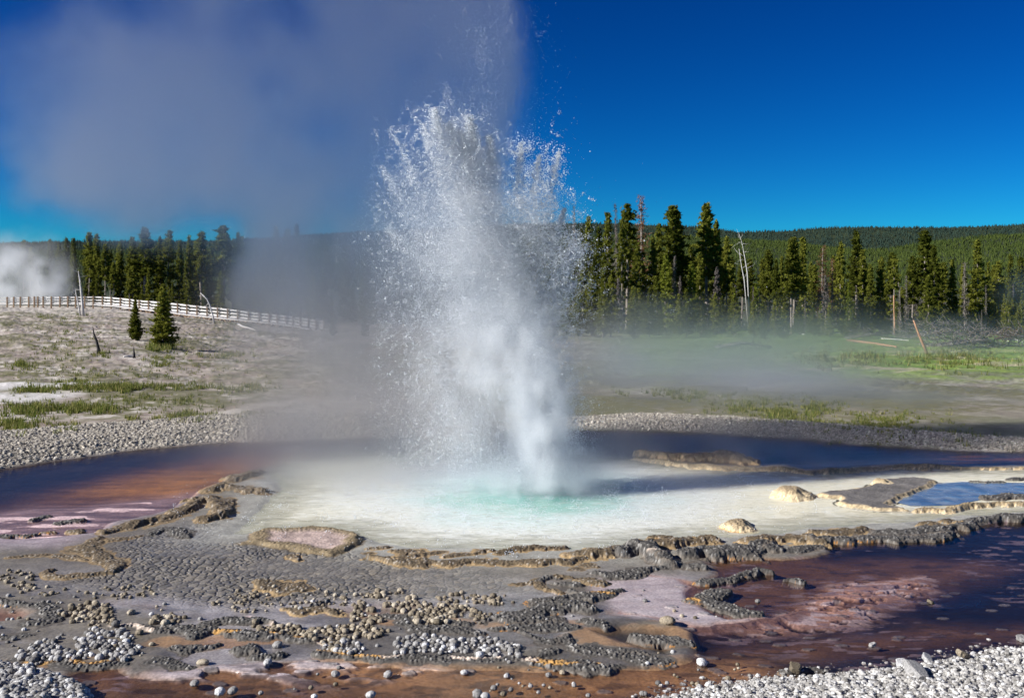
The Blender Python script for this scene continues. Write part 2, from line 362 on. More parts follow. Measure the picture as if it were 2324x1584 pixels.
# ridges of sinter crust: name, region, [(x, y, half width in m)], height, colour, knob size
TAN, DRK, CREAM = 0, 1, 2
RIDGES = [
    ('main rim along the front edge of the pool, middle stretch', 'M', [(860, 868, .05), (960, 875, .09), (1100, 885, .15), (1250, 893, .15), (1400, 893, .13), (1500, 880, .1), (1650, 878, .12), (1800, 888, .12), (1950, 890, .13), (2100, 890, .13), (2200, 882, .14), (2290, 860, .16)], .11, TAN),
    ('curved finger of crust bulging into the pool from the front rim', 'M', [(1040, 815, .06), (1130, 822, .15), (1190, 840, .13), (1130, 868, .12)], .09, TAN),
    ('thin lobe of crust behind the front rim', 'M', [(1240, 845, .05), (1320, 835, .09), (1370, 830, .05)], .07, TAN),
    ('long slim crust arm reaching back from the front rim', 'M', [(1380, 856, .04), (1470, 838, .07), (1560, 835, .06), (1640, 815, .09), (1700, 818, .05)], .08, TAN),
    ('slim tan arm of crust lying in the pool edge', 'M', [(1740, 835, .05), (1850, 808, .09), (1990, 795, .11), (2100, 795, .09), (2170, 790, .05)], .09, TAN),
    ('broad tan hump where the front rim rises', 'R', [(-20, 800, .16), (80, 790, .24), (180, 775, .2)], .16, TAN),
    ('dark rounded hump of crust on the front rim', 'R', [(190, 785, .12), (280, 765, .26), (370, 800, .26), (440, 840, .14)], .2, DRK),
    ('small dark spur running down from the rim hump', 'R', [(420, 845, .1), (520, 865, .14), (600, 872, .1), (632, 880, .05)], .1, DRK),
    ('tan swelling behind the dark rim hump', 'R', [(330, 750, .1), (450, 745, .2), (560, 735, .22), (640, 722, .13)], .15, TAN),
    ('knobby grey rim section beside the maroon channel', 'R', [(500, 800, .1), (620, 780, .16), (740, 785, .2), (850, 770, .26), (950, 755, .24), (1010, 770, .1)], .19, DRK),
    ('tan and grey rim section above the channel bend', 'R', [(860, 735, .12), (960, 718, .2), (1080, 715, .2), (1180, 722, .18), (1260, 740, .1)], .15, TAN),
    ('low crust spit with loose knobs in the channel', 'R', [(1010, 790, .1), (1100, 790, .1), (1180, 775, .12), (1260, 770, .05)], .08, DRK),
    ('long rim section narrowing to the far end', 'R', [(1190, 690, .1), (1290, 685, .17), (1400, 675, .17), (1480, 670, .1)], .13, TAN),
    ('grey outer rim beside the dark blue water', 'R', [(1230, 735, .08), (1400, 720, .12), (1560, 715, .14), (1700, 712, .17), (1830, 705, .16), (1930, 690, .1)], .12, DRK),
    ('rough rim crest behind the grey outer rim', 'R', [(1560, 685, .1), (1650, 685, .16), (1740, 680, .16), (1850, 670, .14), (1940, 655, .13), (1990, 645, .1)], .14, DRK),
    ('thin dark rim running out to the far water', 'R', [(1960, 650, .1), (2050, 628, .13), (2150, 612, .13), (2250, 606, .13), (2400, 604, .13)], .13, DRK),
    ('small tan cone of crust behind the rim', 'R', [(1790, 655, .05), (1840, 650, .11), (1890, 655, .05)], .11, TAN),
    ('small tan dome on the inner side of the rim', 'R', [(1895, 632, .06), (1935, 628, .1), (1970, 632, .05)], .12, TAN),
    ('low tan ledge on the pool shore', 'R', [(330, 722, .04), (400, 716, .09), (450, 720, .04)], .06, TAN),
    ('cream ledge along the back of the pool', 'R', [(260, 300, .1), (420, 325, .12), (560, 340, .12), (680, 348, .2), (800, 352, .17), (940, 352, .13), (1040, 352, .15), (1130, 364, .18), (1200, 374, .12), (1290, 366, .12), (1390, 368, .14), (1450, 360, .14), (1540, 350, .14), (1700, 340, .13), (1850, 343, .12), (2000, 352, .08), (2150, 354, .05), (2324, 352, .06)], .1, CREAM),
    ('brown mound of crust behind the back ledge', 'R', [(300, 262, .15), (420, 280, .2), (600, 285, .3), (720, 275, .35), (830, 300, .25)], .15, TAN),
    ('small cream shelf in front of the back ledge', 'R', [(1715, 356, .06), (1765, 356, .12), (1815, 358, .06)], .09, CREAM),
    ('cream crust ridge at the far water inlet', 'R', [(1750, 576, .08), (1830, 568, .15), (1920, 572, .13), (1990, 560, .08), (2080, 545, .08), (2200, 540, .09), (2330, 535, .09)], .11, CREAM),
    ('dark flat crust bar in the far water inlet', 'R', [(2110, 510, .1), (2200, 508, .16), (2330, 505, .2)], .07, DRK),
    ('dark crust bar near the back of the inlet', 'R', [(2060, 428, .06), (2150, 426, .1), (2210, 428, .06)], .05, DRK),
    ('small dark crust bar close to the far shore', 'R', [(2230, 420, .06), (2290, 416, .1), (2350, 412, .08)], .05, DRK),
    ('crust ridge between the orange channel and the pool', 'L', [(2200, 1040, .12), (2120, 1065, .25), (2030, 1095, .22), (1960, 1120, .15)], .12, TAN),
    ('lumpy tan ridge beside the orange channel', 'L', [(1800, 1190, .15), (1880, 1165, .28), (1980, 1170, .25), (2100, 1190, .25), (2230, 1200, .2)], .15, TAN),
    ('curling ridge enclosing a small basin', 'L', [(1640, 1310, .15), (1730, 1275, .28), (1840, 1290, .25), (1900, 1350, .18), (1880, 1410, .15), (1780, 1430, .13), (1680, 1440, .1)], .13, TAN),
    ('thin ridge stepping down from the curling ridge', 'L', [(1660, 1330, .12), (1560, 1370, .18), (1480, 1395, .18), (1400, 1435, .16), (1300, 1455, .12)], .11, TAN),
    ('tan ridge at the corner of the lilac flat', 'L', [(1290, 1455, .14), (1180, 1475, .2), (1060, 1495, .2), (960, 1525, .16), (890, 1560, .08)], .12, TAN),
    ('crescent of dark crust by the lilac flat', 'P', [(1020, 165, .06), (1080, 140, .16), (1150, 125, .16), (1200, 155, .15), (1260, 185, .08)], .1, DRK),
    ('low band of crust under the tan ridge', 'P', [(690, 215, .09), (780, 205, .1), (860, 195, .08), (940, 182, .05)], .07, TAN),
    ('crust arc around the little blue basin', 'P', [(680, 190, .07), (620, 220, .18), (560, 262, .16), (640, 285, .18), (720, 320, .18), (770, 370, .14), (770, 405, .11), (700, 425, .08), (600, 436, .09), (500, 438, .08), (420, 445, .08), (340, 445, .07), (300, 420, .07), (340, 405, .05)], .1, TAN),
    ('short crust bar above the little blue basin', 'P', [(345, 312, .06), (420, 315, .1), (500, 325, .08), (560, 345, .05)], .07, TAN),
    ('straight crust bar on the grey flat', 'P', [(50, 328, .05), (130, 322, .08), (230, 318, .08), (315, 308, .05)], .07, TAN),
    ('flat crust streak on the lilac flat', 'P', [(-10, 188, .07), (90, 182, .1), (180, 180, .1), (245, 176, .05)], .06, DRK),
    ('dark crust bar in the lilac shallows', 'P', [(395, 100, .07), (450, 88, .11), (500, 80, .11), (540, 75, .06)], .07, DRK),
    ('tiny dark crust bar in the lilac shallows', 'P', [(225, 75, .05), (270, 60, .09), (320, 48, .05)], .05, DRK),
    ('small tan lump on the lilac shallows', 'P', [(465, 150, .05), (500, 148, .1), (540, 158, .05)], .06, TAN),
    ('faint tan crust bar on the grey flat', 'P', [(285, 165, .05), (320, 160, .06), (350, 156, .04)], .05, TAN),
    ('hooked lip of crust on the grey mosaic', 'M', [(330, 858, .05), (350, 868, .06), (370, 880, .06), (390, 888, .04)], .06, TAN),
    ('small tan lump on the pool edge', 'M', [(860, 810, .05), (920, 802, .09), (985, 793, .05)], .08, TAN),
    ('tan button of crust in front of the rim', 'M', [(835, 846, .04), (870, 844, .05)], .05, TAN),
    ('sandy low dome on the grey mosaic', 'M', [(150, 1020, .06), (220, 1045, .22), (320, 1060, .24), (430, 1075, .1)], .07, TAN),
    ('sandy low shelf below the mosaic', 'M', [(310, 1205, .06), (420, 1210, .16), (540, 1205, .16), (640, 1235, .08)], .05, TAN),
    ('dark chip of crust on the sandy shelf', 'M', [(480, 1180, .03), (540, 1168, .05), (600, 1158, .04)], .06, DRK),
    ('brown arc of crust on the lilac water', 'Q', [(1290, 500, .05), (1400, 495, .1), (1480, 480, .08), (1470, 520, .07), (1530, 545, .07), (1620, 565, .05)], .06, TAN),
    ('dark cupped ledge on the wet flat', 'Q', [(1490, 480, .04), (1530, 465, .07), (1600, 462, .05)], .08, DRK),
    ('knobby crust lump on the wet flat', 'Q', [(1600, 452, .06), (1650, 448, .1), (1695, 455, .05)], .09, TAN),
    ('knobby crust patch beside the cupped ledge', 'Q', [(1570, 500, .05), (1640, 505, .11), (1720, 515, .12), (1760, 520, .05)], .08, DRK),
    ('round knobby crust cushion', 'Q', [(1740, 470, .08), (1820, 475, .16), (1890, 490, .07)], .11, TAN),
    ('tan button of crust behind the dark mound', 'Q', [(1690, 408, .05), (1720, 405, .08), (1745, 410, .04)], .07, TAN),
    ('small tan crust swell beside the dark mound', 'Q', [(1760, 375, .06), (1810, 380, .13), (1860, 385, .06)], .08, TAN),
    ('dark knobby mound between rim and channel', 'Q', [(1850, 410, .1), (1940, 415, .22), (2040, 410, .24), (2160, 390, .17), (2280, 378, .12)], .16, DRK),
    ('knobby dark bar with orange foot beside the channel', 'Q', [(1700, 545, .07), (1800, 580, .12), (1880, 560, .14), (1960, 535, .1), (2010, 530, .05)], .11, DRK),
    ('large knobby dark crust mound', 'Q', [(1180, 720, .12), (1280, 705, .24), (1400, 690, .28), (1520, 650, .26), (1640, 630, .22), (1760, 640, .17), (1830, 655, .1)], .13, DRK),
    ('dark crust apron below the large mound', 'Q', [(1420, 610, .05), (1560, 610, .12), (1700, 590, .12), (1790, 585, .08)], .09, DRK),
    ('low grey crust tongue trailing from the large mound', 'Q', [(1200, 800, .06), (1330, 790, .1), (1480, 790, .12), (1620, 790, .12), (1720, 800, .08)], .06, DRK),
    ('small dark crust islet by the brown water', 'Q', [(1780, 745, .08), (1840, 755, .14), (1910, 765, .06)], .08, DRK),
    ('narrow crust bar dropping to the lower ledge', 'Q', [(1360, 815, .04), (1440, 850, .07), (1540, 880, .12), (1610, 870, .1), (1650, 840, .06)], .07, DRK),
    ('long low crust ledge at the front', 'Q', [(1640, 870, .1), (1720, 920, .14), (1850, 950, .15), (2000, 965, .15), (2150, 985, .14), (2290, 1020, .07)], .07, DRK),
    ('crust ledge with an orange waterline', 'Q', [(1340, 990, .08), (1450, 1010, .12), (1600, 1025, .12), (1750, 1040, .12), (1900, 1050, .1), (2000, 1040, .06)], .07, DRK),
    ('dark crust lump in the front shallows', 'Q', [(1460, 975, .05), (1500, 950, .1), (1550, 935, .05)], .09, DRK),
    ('grey crust bank under the nodules', 'Q', [(-30, 960, .06), (150, 975, .08), (350, 990, .09), (560, 990, .09), (760, 1000, .1), (960, 1000, .1), (1150, 1010, .1), (1330, 1000, .07)], .06, DRK),
    ('sandy crust swell among the nodules', 'Q', [(550, 755, .08), (650, 790, .18), (760, 810, .16), (880, 815, .1), (1090, 825, .06)], .08, DRK),
    ('dark crust bar amid the nodules', 'Q', [(460, 710, .06), (560, 725, .1), (680, 730, .1), (800, 750, .08), (960, 770, .08)], .07, DRK),
    ('crust ridge beside the reddish pit', 'P', [(-40, 610, .08), (120, 625, .1), (260, 650, .14), (370, 690, .13), (330, 740, .16), (230, 765, .14)], .09, DRK),
    ('grey crust bar below the white nodules', 'P', [(770, 790, .05), (880, 785, .1), (1000, 790, .11), (1100, 815, .1), (1130, 830, .05)], .07, DRK),
    ('crust bar winding through the nodules', 'P', [(1120, 770, .06), (1250, 790, .12), (1340, 820, .13), (1300, 850, .08)], .08, DRK),
    ('crust bar with a pink patch on top', 'P', [(1390, 760, .08), (1500, 745, .1), (1600, 745, .1), (1720, 745, .1), (1810, 755, .06)], .08, DRK),
    ('dark crust bar with an orange edge', 'P', [(1430, 800, .07), (1550, 835, .12), (1680, 850, .12), (1800, 845, .1), (1930, 860, .1), (2080, 870, .08)], .07, DRK),
    ('rough dark crust islet in the lilac water', 'P', [(1170, 940, .08), (1260, 950, .14), (1380, 930, .14), (1470, 910, .07)], .05, DRK),
    ('round dark crust islet', 'P', [(1580, 940, .07), (1640, 940, .14), (1700, 950, .06)], .09, DRK),
    ('dark crust islet beside the round one', 'P', [(1720, 995, .06), (1780, 990, .1), (1850, 975, .07)], .06, DRK),
    ('flat dark crust patch in the lower shallows', 'P', [(980, 1030, .05), (1080, 1010, .1), (1200, 1050, .1), (1280, 1060, .05)], .04, DRK),
    ('low crust bank over the orange film', 'P', [(130, 1000, .08), (300, 1010, .12), (500, 1030, .12), (700, 1040, .1), (830, 1035, .05)], .06, DRK),
    ('faint crust bar on the blue shallows', 'P', [(-30, 850, .05), (100, 855, .08), (210, 850, .05)], .05, DRK),
    ('knobby crust spit beside the maroon water', 'S', [(350, 440, .08), (470, 425, .12), (580, 408, .12), (660, 385, .1), (720, 365, .1), (790, 378, .04)], .08, DRK),
    ('dark knobby crust patch on the pink flat', 'S', [(310, 545, .05), (400, 540, .14), (460, 500, .15), (540, 490, .05)], .08, DRK),
    ('dark knobby crust spread below the patch', 'S', [(430, 560, .1), (520, 590, .14), (600, 615, .14), (700, 628, .07)], .06, DRK),
    ('black crust islet out in the maroon water', 'S', [(895, 428, .05), (935, 428, .08), (970, 432, .04)], .06, DRK),
    ('grey crust tongue at the brown pool', 'S', [(-40, 770, .06), (80, 790, .12), (180, 800, .13), (300, 820, .07)], .07, DRK),
    ('flat crust ledge in the brown runoff', 'S', [(-60, 900, .06), (40, 915, .1), (130, 920, .08)], .06, DRK),
    ('low sinter bar at the water edge', 'S', [(880, 985, .05), (980, 975, .08), (1085, 972, .05)], .05, DRK),
]
_O, _C = (.46, .25, .07), (.62, .50, .40)
STREAKS = [('Q', [(0, 968), (100, 980), (190, 994), (300, 1002), (430, 1010)], .05, _O), ('Q', [(1430, 1038), (1560, 1052), (1700, 1058), (1870, 1064)], .055, _O), ('P', [(130, 1050), (300, 1060), (440, 1048), (620, 1052), (830, 1032)], .05, _O),
           ('P', [(1470, 848), (1560, 852)], .05, _O), ('P', [(1850, 860), (2000, 882)], .05, _O), ('P', [(740, 795), (850, 806), (1010, 832)], .06, _C), ('Q', [(430, 1008), (700, 1012), (900, 1020), (1200, 1022), (1430, 1036)], .04, _C),
           ('Q', [(1850, 595), (1940, 592)], .05, _O), ('S', [(300, 560), (345, 572)], .05, _O), ('S', [(20, 305), (70, 315), (130, 330)], .06, _C), ('P', [(1690, 735), (1780, 745)], .07, (.66, .5, .45)), ('Q', [(0, 905), (40, 965)], .04, _C), ('P', [(1800, 790), (1900, 830)], .05, _C)]
# flat topped islands: label, region, outline, height, top colour, rim colour
ISLES = [
    ('pinkish flat island of crust with a tan rim', 'M', [(65, 705), (180, 685), (330, 685), (480, 668), (640, 680), (760, 705), (830, 738), (800, 790), (720, 830), (600, 862), (480, 845), (330, 815), (200, 790), (60, 780), (-10, 778), (90, 745)], .042, (.36, .27, .235)),
    ('grey wedge of crust with a cream lip in the pool', 'R', [(1235, 490), (1290, 478), (1370, 478), (1480, 455), (1600, 415), (1750, 405), (1865, 425), (1830, 445), (1740, 480), (1600, 545), (1700, 575), (1560, 572), (1430, 560), (1350, 540), (1350, 510), (1270, 505)], .062, (.13, .118, .108)),
]
# small round mounds in the pool: label, region, centre, radius, height
MOUNDS = [
    ('cream mound of sinter standing alone in the pool', 'R', (1088, 485), .36, .12),
    ('small tan mound of sinter in the pool, the one nearer the rim', 'R', (800, 655), .28, .075),
    ('cream dome of sinter against the grey wedge', 'R', (1560, 430), .18, .085),
]

Dn = np.concatenate([np.arange(3.0, 6.7, .16), (CH * FX / (np.arange(735, 402, -.5) - HOR))])
g = [Dn[-1]]
while g[-1] < 420: g.append(g[-1] * 1.011)
DR = np.concatenate([Dn, g[1:]])
PC = np.concatenate([np.linspace(-1500, -60, 70), np.arange(-40, 1064, .86), np.linspace(1084, 2524, 70)])
NR, NC = len(DR), len(PC)
Xg = ((PC[None, :] - 512) / FX * DR[:, None]); Yg = np.broadcast_to(DR[:, None], (NR, NC)).copy()
KN = int(np.searchsorted(DR, 31.))       # rows of the near ground


def build_ground():
    Hh = zfar(Xg, Yg).astype(np.float32)
    C = np.zeros((NR, NC, 3), np.float32)
    rough = np.full((NR, NC), .9, np.float32)
    ID = np.zeros((NR, NC), np.int16)
    # ---- far plain and meadow
    X, Y = Xg, Yg
    t = X / Y
    n1 = fbm(X * .22, Y * .22, 4, 1); n2 = fbm(X * 1.1, Y * 1.1, 4, 2); n3 = fbm(X * 5, Y * 5, 3, 3)
    farw = sst(24, 34, Y)
    Hh += farw * ((n1 - .5) * .5 + (n2 - .5) * .22 + (n3 - .5) * .05) * np.clip(Y / 50, .3, 1.2)
    sint = np.array([.35, .295, .245]); pale = np.array([.48, .43, .375]); oliv = np.array([.105, .10, .035]); dull = np.array([.20, .17, .125])
    c = sint + (pale - sint) * sst(.42, .62, fbm(X * .5, Y * .5, 4, 5))[..., None]
    c = c + (np.array([.22, .165, .14]) - c) * (sst(.48, .6, fbm(X * 1.9, Y * 1.9, 5, 6)) * .75)[..., None]
    veg = sst(.49, .59, .55 * n1 + .45 * fbm(X * .8, Y * .8, 4, 7))
    veg2 = sst(.56, .66, fbm(X * 2.3, Y * 2.3, 4, 8))
    c = c + (oliv - c) * (np.maximum(veg * sst(.35, .55, n3 * .5 + n2 * .5), .75 * veg2 * sst(.4, .6, n1)))[..., None]
    c = c + (dull - c) * (.5 * sst(.5, .7, n2))[..., None]
    crest = sst(.3, .42, -t) * sst(85, 105, Y)
    c = c + (pale * 1.05 - c) * (.6 * crest)[..., None]
    # meadow on the right
    mead = sst(.02, .16, t + .1 * (n1 - .5)) * sst(30, 44, Y + 20 * (n2 - .5))
    mg = np.array([.11, .19, .02]); mg2 = np.array([.17, .23, .04])
    mc = mg + (mg2 - mg) * sst(.4, .65, n2)[..., None]
    mc = mc + (np.array([.35, .30, .2]) - mc) * (.8 * sst(.62, .72, fbm(X * .3, Y * .9, 4, 9)) * sst(75, 55, Y))[..., None]
    c = c + (mc - c) * mead[..., None]
    # forest floor
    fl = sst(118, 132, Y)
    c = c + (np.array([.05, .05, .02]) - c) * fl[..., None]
    dull_olive = sst(-.02, .08, t + .05 * (n1 - .5)) * sst(19, 21, Y)  # dull grey green ground on the right, short of the meadow
    c = c + (np.array([.115, .115, .075]) * (.7 + .6 * n2[..., None]) - c) * (dull_olive * (1 - mead) * (.55 + .4 * sst(.4, .6, n1)))[..., None]
    # olive belt of grass behind the near banks
    belt = sst(.44, .6, fbm(X * .5, Y * .5, 4, 12) + .1 * sst(22, 25, Y) * (1 - sst(26, 36, Y)) - .1 * sst(30, 45, Y)) * sst(22, 23.5, Y) * (1 - sst(38, 60, Y)) * (1 - .6 * mead)
    c = c + (np.array([.12, .11, .04]) - c) * (.75 * belt * sst(.35, .6, n3))[..., None]
    C[:] = c
    # ---- near ground
    k = KN
    X = Xg[:k]; Y = Yg[:k]; H = Hh[:k]; c = C[:k]; ro = rough[:k]; idn = ID[:k]
    wx = X + .09 * (fbm(X * 2.2, Y * 2.2, 4, 21) - .5) * 2; wy = Y + .14 * (fbm(X * 2.2, Y * 2.2, 4, 22) - .5) * 2
    fx_ = X + .03 * (fbm(X * 9, Y * 9, 3, 23) - .5) * 2; fy_ = Y + .045 * (fbm(X * 9, Y * 9, 3, 24) - .5) * 2
    m1 = fbm(X * 1.3, Y * 1.3, 4, 31); m2 = fbm(X * 6, Y * 6, 4, 32); m3 = fbm(X * 25, Y * 25, 3, 33)

    def paint(m, col):
        m = np.clip(m, 0, 1)[..., None]
        c[:] = c + (np.asarray(col) - c) * m

    def mask(poly, soft, warp=True, bias=0.):
        return sst(-soft, soft, sdpoly(wx if warp else X, wy if warp else Y, poly) + bias)

    nearw = 1 - sst(15.5, 19.5, Y)
    gray = np.array([.15, .13, .105])
    paint(nearw, gray + .12 * (m1[..., None] - .5) + np.array([.03, .02, .0]) * (m2[..., None] - .4))
    H += nearw * (.014 + .018 * (m1 - .5) + .006 * (m2 - .5))
    # damp lilac film over the front flats
    fr = sst(.42, .62, fbm(X * .9, Y * 1.6, 4, 35)) * (1 - sst(9.6, 11.2, Y + .6 * (m1 - .5)))
    paint(fr * .95, np.array([.31, .28, .27]) + .25 * (m2[..., None] - .5))
    fr2 = sst(.5, .62, fbm(X * 1.1 + 5, Y * 2.2, 5, 36)) * (1 - sst(9.4, 10.6, Y))
    paint(fr2 * .8, np.array([.095, .085, .08]) * (.7 + .6 * m2[..., None]))
    fr3 = sst(.56, .66, fbm(X * .8 + 9, Y * 2.0, 5, 37)) * (1 - sst(8.8, 9.8, Y))
    paint(fr3 * .75, np.array([.30, .17, .08]))
    ro[:] = np.where(nearw > .5, .52 - .3 * fr, ro)
    H -= .012 * fr
    # mosaic of flat cobbles
    mo = mask(MOSAIC, .25)
    f1, f2, rv = voro(X * 11.5 + 1.6 * (fbm(X * 1.6, Y * 1.6, 3, 44) - .5), Y * 12 + 2.4 * (fbm(X * 1.6, Y * 1.6, 3, 45) - .5), 41)
    edge = sst(.02, .2, f2 - f1)
    damp = sst(.35, .65, m1)
    up = edge * (1 - .5 * f1)
    smooth_ = .35 + .65 * sst(.35, .6, fbm(X * .8, Y * 1.2, 3, 46))
    H += mo * (.017 * up * smooth_ - .008)
    tone = np.array([.175, .155, .128])[None, None] * (.7 + .6 * rv[..., None])
    tone = tone + (np.array([.24, .20, .145]) - tone) * (sst(.72, .95, rv) * .5)[..., None]
    paint(mo * (.35 + .65 * edge), tone); paint(mo * (1 - edge) * .75 * smooth_, (.06, .056, .054))
    ro[:] = ro * (1 - mo) + mo * (.27 + .14 * m1)
    # pale wash next to the pool
    wash = sst(-1.1, .1, sdpoly(wx, wy, POOL)) * (1 - sst(16, 17, Y))
    paint(wash * (.35 + .5 * m2) * (1 - .5 * (mo * (1 - edge))), np.array([.42, .41, .36]))
    # pale pinkish sandy area left of the mosaic
    lil = mask(LILAC, .35)
    paint(lil * (.6 + .4 * m2), np.array([.40, .32, .33]) + .25 * (fbm(X * 3, Y * 16, 3, 43)[..., None] - .5))
    ro[:] = ro * (1 - lil) + .4 * lil
    # ---- gravel banks
    for poly, hh in ((BANKL, .14), (BANKR, .12)):
        sd = sdpoly(wx, wy, poly); b = sst(-.12, .12, sd)
        H += b * hh * sst(-.1, .9, sd)
        g1, g2, gr = voro(X * 15, Y * 9, 51)
        H += b * .045 * (1 - g1) * (.4 + .8 * gr)
        shade = (.5 + .9 * gr[..., None]) * sst(-.02, .35, g2 - g1)[..., None]
        paint(b, np.array([.37, .33, .27]) * (.35 + .75 * shade)); ro[:] = np.where(b > .5, .85, ro)
    # channel beds
    def channel(poly, depth, soft=.12):
        sd = sdpoly(wx, wy, poly, 4.); b = sst(-.04, soft, sd)
        np.copyto(H, H * (1 - b) + b * (-depth * sst(0, .7, sd) - .014 + .008 * (m2 - .5)))
        return b, sd
    b, sd = channel(CHANL, .05)
    streak = fbm(X * 1.5 + .3 * Y, Y * 7, 4, 61)
    paint(b, np.array([.045, .03, .028]) * (.6 + .8 * streak[..., None]))
    o = mask(ORANGE, .8)
    brz = mask(BRONZE, .7); paint(b * brz, np.array([.22, .11, .055]) * (.5 + streak[..., None]))
    paint(b * o, np.array([.50, .24, .055]) * (.5 + streak[..., None]))
    lb = b * mask(LILAC, .6)
    paint(lb * (.6 + .4 * sst(.35, .6, streak)), np.array([.56, .40, .39]) * (.75 + .5 * streak[..., None]))
    H[:] = H + lb * (-.013 + .03 * (streak - .5) + .012 * (m2 - .5) - H) * sst(.2, .9, lb)
    ro[:] = np.where(b > .5, .5, ro)
    b, sd = channel(CHANR, .05)
    paint(b, np.array([.06, .05, .055]) * (.6 + .8 * streak[..., None]))
    rust = mask(wp('R', [(1850, 280), (2324, 285), (2700, 320), (2700, 350), (2324, 350), (1950, 350)]), .3)
    paint(b * rust * sst(.42, .6, streak), (.25, .09, .04))
    b, sd = channel(RUN, .045)
    runb = b
    mar = np.array([.165, .085, .042]); brn = np.array([.46, .265, .125])
    paint(b, mar * (.55 + .5 * m1[..., None] + .5 * streak[..., None]))
    bw = mask(BROWNW, .35)
    paint(b * bw, brn * (.55 + .9 * fbm(X * 4, Y * 10, 4, 63)[..., None]))
    lp = mask(LILP, .12) * sst(.38, .5, fbm(X * 2.2, Y * 5, 4, 69)); paint(b * lp * .9, np.array([.42, .36, .36]) * (.75 + .5 * m2[..., None])); H += b * lp * .03
    bd = mask(BOTD, .2); paint(b * bd * .8, np.array([.20, .12, .065]) * (.6 + .8 * m2[..., None]))
    for dp in DEEPS:
        mm = mask(dp, .3, True, .12); paint(b * mm * .95, (.010, .010, .014)); H -= b * mm * .03
    dk = sst(.55, .7, fbm(X * 5, Y * 13, 3, 64)); paint(b * dk * .55, (.03, .026, .024))
    pk = mask(PINK, .18) * sst(.40, .52, fbm(X * 6, Y * 11, 4, 65) + .06 * m3)
    pkf = sst(.56, .6, fbm(X * 7 + 3, Y * 15, 3, 66))
    paint(b * pk, np.array([.58, .35, .26]) * (.7 + .6 * m3[..., None])); paint(b * pk * pkf, (.70, .58, .58)); H += b * pk * .03
    scat = sst(.6, .66, fbm(X * 5, Y * 16, 4, 67)) * sst(.45, .6, m1); paint(b * scat * .8 * (1 - bw), (.30, .22, .23))
    fl = mask(FLATR, .12)
    paint(fl, np.array([.40, .33, .32]) + .22 * (fbm(X * 4, Y * 14, 4, 68)[..., None] - .5))
    rim_ = sst(.02, .12, np.abs(sdpoly(wx, wy, FLATR))); paint((1 - rim_) * (runb > .2) * .6, (.30, .15, .10))
    H[:] = H * (1 - fl) + fl * (.004 + .008 * (m2 - .5)); ro[:] = ro * (1 - fl) + fl * .3
    pt = mask(PIT, .1); paint(pt, np.array([.16, .085, .06]) * (.6 + .8 * m2[..., None])); H[:] = H * (1 - pt) + pt * -.03
    pt = mask(DARKP, .12); paint(pt, np.array([.03, .025, .022])); H[:] = H * (1 - pt) + pt * -.045
    # pale chips and patches on the brown runoff bed
    q1, q2, qr = voro(X * 5, Y * 9, 71)
    chip = (qr > .83) * sst(.34, .26, q1) * sst(11., 9.5, Y); paint(chip * runb * .75, np.array([.24, .22, .215])); H += chip * runb * .012
    # ---- front gravel
    for poly, hh in ((GRAV, .05), (GRAVL, .05)):
        sd = sdpoly(wx, wy, poly, 4); b = sst(-.05, .05, sd)
        H[:] = H * (1 - b) + b * (.0 + hh * sst(-.05, .8, sd))
        g1, g2, gr = voro(fx_ * 17, fy_ * 15, 52)
        H += b * .04 * (1 - g1) * (.3 + .9 * gr)
        paint(b, np.array([.42, .40, .37]) * (.35 + .85 * gr[..., None] * sst(0, .3, g2 - g1)[..., None] + .15)); ro[:] = np.where(b > .5, .85, ro)
    # ---- white sinter patches on the plain
    for p in (WHITEP, WHITEP2):
        mm = mask(p, .5); paint(mm * (.65 + .5 * (m2 - .3)), (.60, .57, .55))
    # ---- pool bed
    sdp = sdpoly(wx, wy, POOL, 4)
    b = sst(-.1, .12, sdp)
    H[:] = np.minimum(H, H * (1 - b) + b * (-.012 - .06 * sst(.2, 1.4, sdp) + .5 * np.maximum(H, 0)))
    paint(b * sst(.25, 1.2, sdp), (.5, .47, .36))
    # ---- ridges, islands, mounds
    kf1, kf2, krv = voro(X * 38, Y * 27, 81); knob = np.sqrt(np.clip(1 - (kf1 / .62) ** 2, 0, 1))
    lump = fbm(X * 4.2, Y * 3.6, 3, 82)
    NX = X + .05 * (fbm(X * 5, Y * 5, 3, 83) - .5) * 2; NY = Y + .07 * (fbm(X * 5, Y * 5, 3, 84) - .5) * 2
    cols = {TAN: np.array([.115, .083, .048]), DRK: np.array([.075, .068, .06]), CREAM: np.array([.30, .225, .13])}
    foot = {TAN: np.array([.36, .245, .12]), DRK: np.array([.13, .105, .08]), CREAM: np.array([.66, .50, .29])}
    names = []
    rag = fbm(X * 7, Y * 5, 5, 85)
    rag = np.clip((rag - .5) * 2.0 + .5, 0, 1)
    hmod = .25 + 1.3 * fbm(X * 1.9, Y * 1.9, 4, 86)

    def raise_(pm, hh, top, ft, num, kn=.016, skip=None):
        """pm: 0..1 profile across the crust"""
        body = sst(.0, .85, pm)
        hgt = .62 * hh * body * (.55 + .9 * lump) + kn * knob * sst(.05, .5, pm) * (.5 + .8 * krv)
        base = H * (1 - sst(0, .3, pm)) + .0 * pm
        H[:] = np.where(pm > .001, np.maximum(H, base + hgt), H)
        cc = top * (.5 + .8 * krv[..., None] ** 1.5 + .35 * knob[..., None]) * (.8 + .4 * m3[..., None])
        cc = cc + (np.array([.36, .34, .31]) - cc) * ((krv > .86) * sst(.5, .9, knob) * .6)[..., None]
        cc = cc + (ft - cc) * (1 - sst(.16, .5, pm + .25 * (m2 - .5)))[..., None]
        paint(sst(.03, .12, pm), cc)
        ro[:] = np.where(pm > .15, .8, ro)
        idn[:] = np.where(pm > .2, num, idn)

    num = 0
